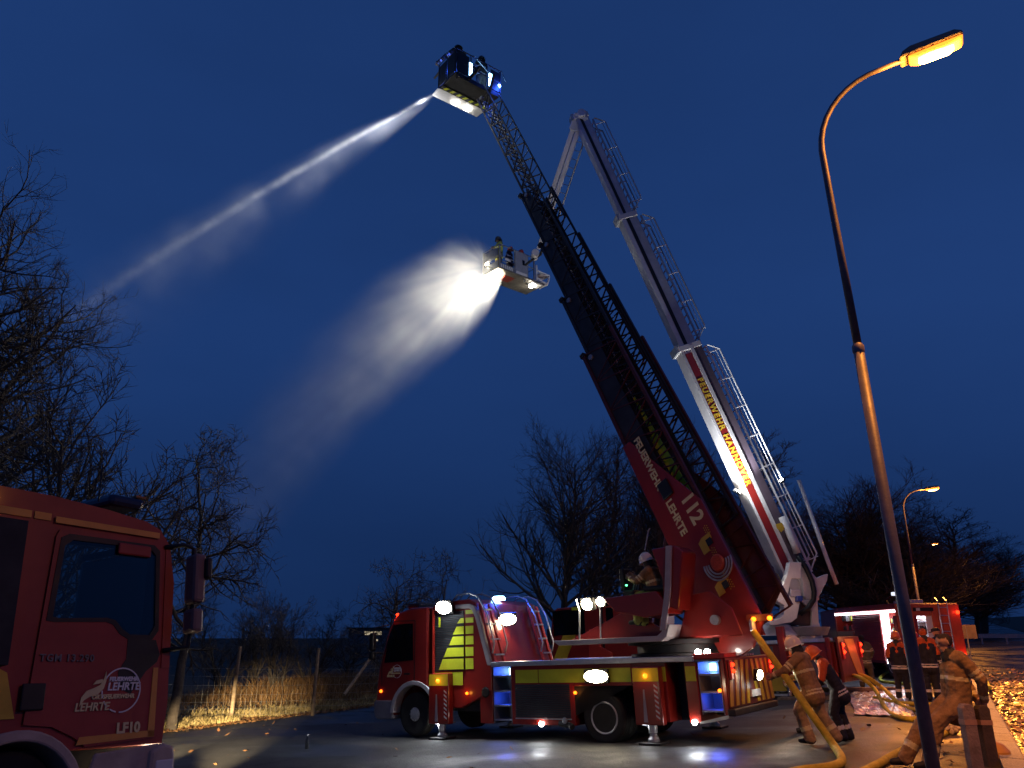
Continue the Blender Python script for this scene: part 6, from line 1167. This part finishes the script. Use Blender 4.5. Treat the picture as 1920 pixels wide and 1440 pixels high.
person('pale faced youth with red hood right in the basket by the arm', inb(1.62, .5, R(-80)), dict(elL=(.14, .26, 1.2), wrL=(.3, .1, 1.14), elR=(.14, -.26, 1.2), wrR=(.3, -.1, 1.14)), NAVY, NAVY, BANDS, 'youth', RHELM, scale=.88, voxel=.026, yoke=ORNG)
# ================================================================== water: a jet and a fog spray, lit by lamps near their nozzles and one added point light
def vol_mat(name, build, step):
    m = bpy.data.materials.new(name); m.use_nodes = True; t = m.node_tree; t.nodes.clear(); o = t.nodes.new('ShaderNodeOutputMaterial'); v = t.nodes.new('ShaderNodeVolumePrincipled')
    v.inputs['Color'].default_value = (.96, .97, 1, 1); v.inputs['Anisotropy'].default_value = 0.0; t.links.new(v.outputs[0], o.inputs['Volume'])
    def N(op, a, b=None, c=None, clamp=False):
        n = t.nodes.new('ShaderNodeMath'); n.operation = op; n.use_clamp = clamp
        for i, q in enumerate((a, b, c)):
            if q is None: continue
            if isinstance(q, (int, float)): n.inputs[i].default_value = q
            else: t.links.new(q, n.inputs[i])
        return n.outputs[0]
    g = t.nodes.new('ShaderNodeNewGeometry'); s = t.nodes.new('ShaderNodeSeparateXYZ'); t.links.new(g.outputs['Position'], s.inputs[0])
    def noise(scale, detail=3):
        n = t.nodes.new('ShaderNodeTexNoise'); n.inputs['Scale'].default_value = scale; n.inputs['Detail'].default_value = detail; t.links.new(g.outputs['Position'], n.inputs[0]); return n.outputs[0]
    def streak(N, a, b, c):
        cb = t.nodes.new('ShaderNodeCombineXYZ'); n = t.nodes.new('ShaderNodeTexNoise'); n.inputs['Scale'].default_value = 5.5; n.inputs['Detail'].default_value = 3
        for i, q in enumerate((a, b, c)): t.links.new(q, cb.inputs[i])
        t.links.new(cb.outputs[0], n.inputs[0]); return n.outputs[0]
    noise.streak = streak
    t.links.new(build(N, s.outputs[0], s.outputs[1], s.outputs[2], noise), v.inputs['Density']); m.cycles.volume_step_rate = step; return m
def hull(name, p0, hd, spine, half, top, bot, s0, s1, n, m, label, cat):
    lat = Vector((-hd.y, hd.x, 0)); b = MB()
    for i in range(n + 1):
        s = s0 + (s1 - s0) * i / n; c = Vector((p0.x + hd.x * s, p0.y + hd.y * s, p0.z + spine(s))); w, u, d = half(s), top(s), bot(s)
        for k in range(12):
            a = 2 * math.pi * k / 12; z = math.sin(a); b.v.append(tuple(c + lat * (w * math.cos(a)) + Vector((0, 0, u * z if z > 0 else d * z))))
    b.f = [(i * 12 + k, i * 12 + (k + 1) % 12, (i + 1) * 12 + (k + 1) % 12, (i + 1) * 12 + k) for i in range(n) for k in range(12)] + [tuple(range(12))[::-1], tuple(range(n * 12, n * 12 + 12))]
    return tag(b.build(name, m), label, cat, kind='stuff')
# ---- solid jet from the ladder cage
J0 = CM @ Vector((1.5, .98, .02)); J1 = P(115, 600, 34.0); hd1 = Vector((J1.x - J0.x, J1.y - J0.y, 0)); SL1 = hd1.length; hd1.normalize(); B1 = (J1.z - J0.z) / SL1 ** 2
rows = []                                                        # the arc of the jet in its own upright plane
jn = Vector((-hd1.y, hd1.x, 0))
for px, py in ((700, 241), (600, 297), (500, 353), (400, 413), (300, 478), (200, 545), (115, 600)):
    d = ray(px, py); q = CAM + d * ((J0 - CAM).dot(jn) / d.dot(jn)); s_ = (q - J0).dot(hd1); rows.append((s_, s_ * s_, q.z - J0.z))
rows = np.array(rows); (A1, B1) = np.linalg.lstsq(rows[:, :2], rows[:, 2], rcond=None)[0]; A1 = float(A1); B1 = float(B1)
def jet_d(N, x, y, z, noise):
    dx = N('SUBTRACT', x, J0.x); dy = N('SUBTRACT', y, J0.y); s = N('MAXIMUM', N('ADD', N('MULTIPLY', dx, hd1.x), N('MULTIPLY', dy, hd1.y)), 0.0)
    lt = N('ADD', N('MULTIPLY', dx, -hd1.y), N('MULTIPLY', dy, hd1.x)); zc = N('ADD', N('ADD', N('MULTIPLY', N('MULTIPLY', s, s), B1), N('MULTIPLY', s, A1)), J0.z); dz = N('SUBTRACT', z, zc)
    r = N('ADD', N('MULTIPLY', s, .0115), .045); d2 = N('ADD', N('MULTIPLY', lt, lt), N('MULTIPLY', dz, dz)); core = N('EXPONENT', N('MULTIPLY', N('DIVIDE', d2, N('MULTIPLY', r, r)), -1.0))
    core = N('MULTIPLY', core, N('DIVIDE', 2.4, N('ADD', 1.0, N('MULTIPLY', s, .26))))
    core = N('MULTIPLY', core, N('ADD', N('POWER', N('MULTIPLY', noise(1.5, 6), 1.9), 1.8), .25))
    # mist torn off below the jet
    rl = N('ADD', N('MULTIPLY', s, .07), .12); rb = N('ADD', N('MULTIPLY', s, .15), .10); below = N('MULTIPLY', N('EXPONENT', N('DIVIDE', N('MINIMUM', dz, 0.0), rb)), N('EXPONENT', N('MULTIPLY', N('POWER', N('DIVIDE', N('MAXIMUM', dz, 0.0), N('MULTIPLY', r, 1.2)), 2.0), -1.0)))
    ml = N('EXPONENT', N('MULTIPLY', N('POWER', N('DIVIDE', lt, rl), 2.0), -1.0)); nz_ = N('MULTIPLY', N('POWER', N('MULTIPLY', noise(.55, 4), 1.8), 3.0), 1.0)
    mist = N('MULTIPLY', N('MULTIPLY', below, ml), N('MULTIPLY', nz_, N('DIVIDE', .09, N('ADD', 1.0, N('MULTIPLY', s, .10))))); 
    fade = N('SUBTRACT', 1.0, N('DIVIDE', s, SL1), None, True)
    return N('MULTIPLY', N('ADD', core, mist), N('POWER', fade, .32))
hull('water_jet', J0, hd1, lambda s: A1 * s + B1 * s * s, lambda s: .13 + .11 * max(s, 0), lambda s: .13 + .045 * max(s, 0), lambda s: .16 + .42 * max(s, 0), 0, SL1, 24, vol_mat('water_jet_spray', jet_d, .1), 'long arching water jet shot to the left from the ladder cage', 'water')
q = J0 + Vector((0, 0, -.25)) - hd1 * .3
lamp('SPOT', q, 20000, (.93, .96, 1), T, J0 + hd1 * 12 + Vector((0, 0, A1 * 12 + B1 * 144 - .3)), 22, 1.0, .08, pinv=MLI)
lamp('POINT', J0 + hd1 * .5 + Vector((0, 0, -.22)), 60, (.93, .96, 1), T, radius=.06, pinv=MLI)  # point light without a fitting, added to brighten the start of the jet
# ---- fog spray from the boom's basket
hd2 = Vector((-.985, -.17, 0)).normalized(); F0 = NOZ
def fog_d(N, x, y, z, noise):
    dx = N('SUBTRACT', x, F0.x); dy = N('SUBTRACT', y, F0.y); s = N('ADD', N('ADD', N('MULTIPLY', dx, hd2.x), N('MULTIPLY', dy, hd2.y)), .75); s = N('MAXIMUM', s, 0.0)
    lt = N('ADD', N('MULTIPLY', dx, -hd2.y), N('MULTIPLY', dy, hd2.x)); zc = N('SUBTRACT', F0.z - .35, N('ADD', N('MULTIPLY', s, .46), N('MULTIPLY', N('MULTIPLY', s, s), .055))); dz = N('SUBTRACT', z, zc)
    wob = N('MULTIPLY', N('SUBTRACT', noise(.45, 3), .5), N('MULTIPLY', s, .16))
    Rr = N('ADD', N('ADD', N('MULTIPLY', N('SUBTRACT', 1.0, N('EXPONENT', N('MULTIPLY', s, -1.5))), 2.5), N('MULTIPLY', s, .19)), .02); d = N('DIVIDE', N('ADD', N('SQRT', N('ADD', N('MULTIPLY', lt, lt), N('MULTIPLY', dz, dz))), wob), Rr)
    k = N('MULTIPLY', N('EXPONENT', N('MULTIPLY', s, -.45)), .86); f = N('DIVIDE', N('SUBTRACT', 1.0, d), N('SUBTRACT', 1.02, k), None, True); f = N('MULTIPLY', N('MULTIPLY', f, f), N('SUBTRACT', 3.0, N('MULTIPLY', f, 2.0)))
    dens = N('MULTIPLY', N('DIVIDE', .12, N('ADD', 1.0, N('POWER', N('MULTIPLY', s, .10), 2.0))), N('MULTIPLY_ADD', s, .30, .25, True)); nz_ = N('ADD', N('MULTIPLY', N('POWER', N('MULTIPLY', noise(.7, 4), 2.0), 2.0), .75), .25)
    dzr = N('SUBTRACT', z, F0.z); rr = N('MAXIMUM', N('SQRT', N('ADD', N('ADD', N('MULTIPLY', dx, dx), N('MULTIPLY', dy, dy)), N('MULTIPLY', dzr, dzr))), .05)
    stn = noise.streak(N, N('DIVIDE', dx, rr), N('DIVIDE', dy, rr), N('DIVIDE', dzr, rr)); nz_ = N('MULTIPLY', nz_, N('ADD', N('MULTIPLY', N('POWER', N('MULTIPLY', stn, 1.7), 3.0), .9), .3))
    fade = N('DIVIDE', N('SUBTRACT', 12.5, s), 8.0, None, True)
    return N('MULTIPLY', N('MULTIPLY', N('MULTIPLY', f, dens), nz_), fade)
RR = lambda s: 2.5 * (1 - math.exp(-1.5 * max(s, 0))) + .19 * max(s, 0) + .05
P2 = F0 - hd2 * .75; P2 = Vector((P2.x, P2.y, F0.z - .35))
hull('fog_spray', P2, hd2, lambda s: -.46 * s - .055 * s * s, lambda s: RR(s) * 1.12, lambda s: RR(s) * 1.12, lambda s: RR(s) * 1.12, 0, 12.6, 30, vol_mat('fog_spray_mist', fog_d, .12), 'wide lit plume of fog spray falling left from the boom basket', 'water')
lamp('SPOT', BM @ Vector((.75, .25, -.42)), 2900, (1, .93, .74), H, F0 + hd2 * 4 + Vector((0, 0, -1.6)), 130, .8, .08, pinv=MHI)
lamp('SPOT', BM @ Vector((.75, 1.0, -.42)), 2900, (1, .93, .74), H, F0 + hd2 * 4 + Vector((0, 0, -.9)), 130, .8, .08, pinv=MHI)
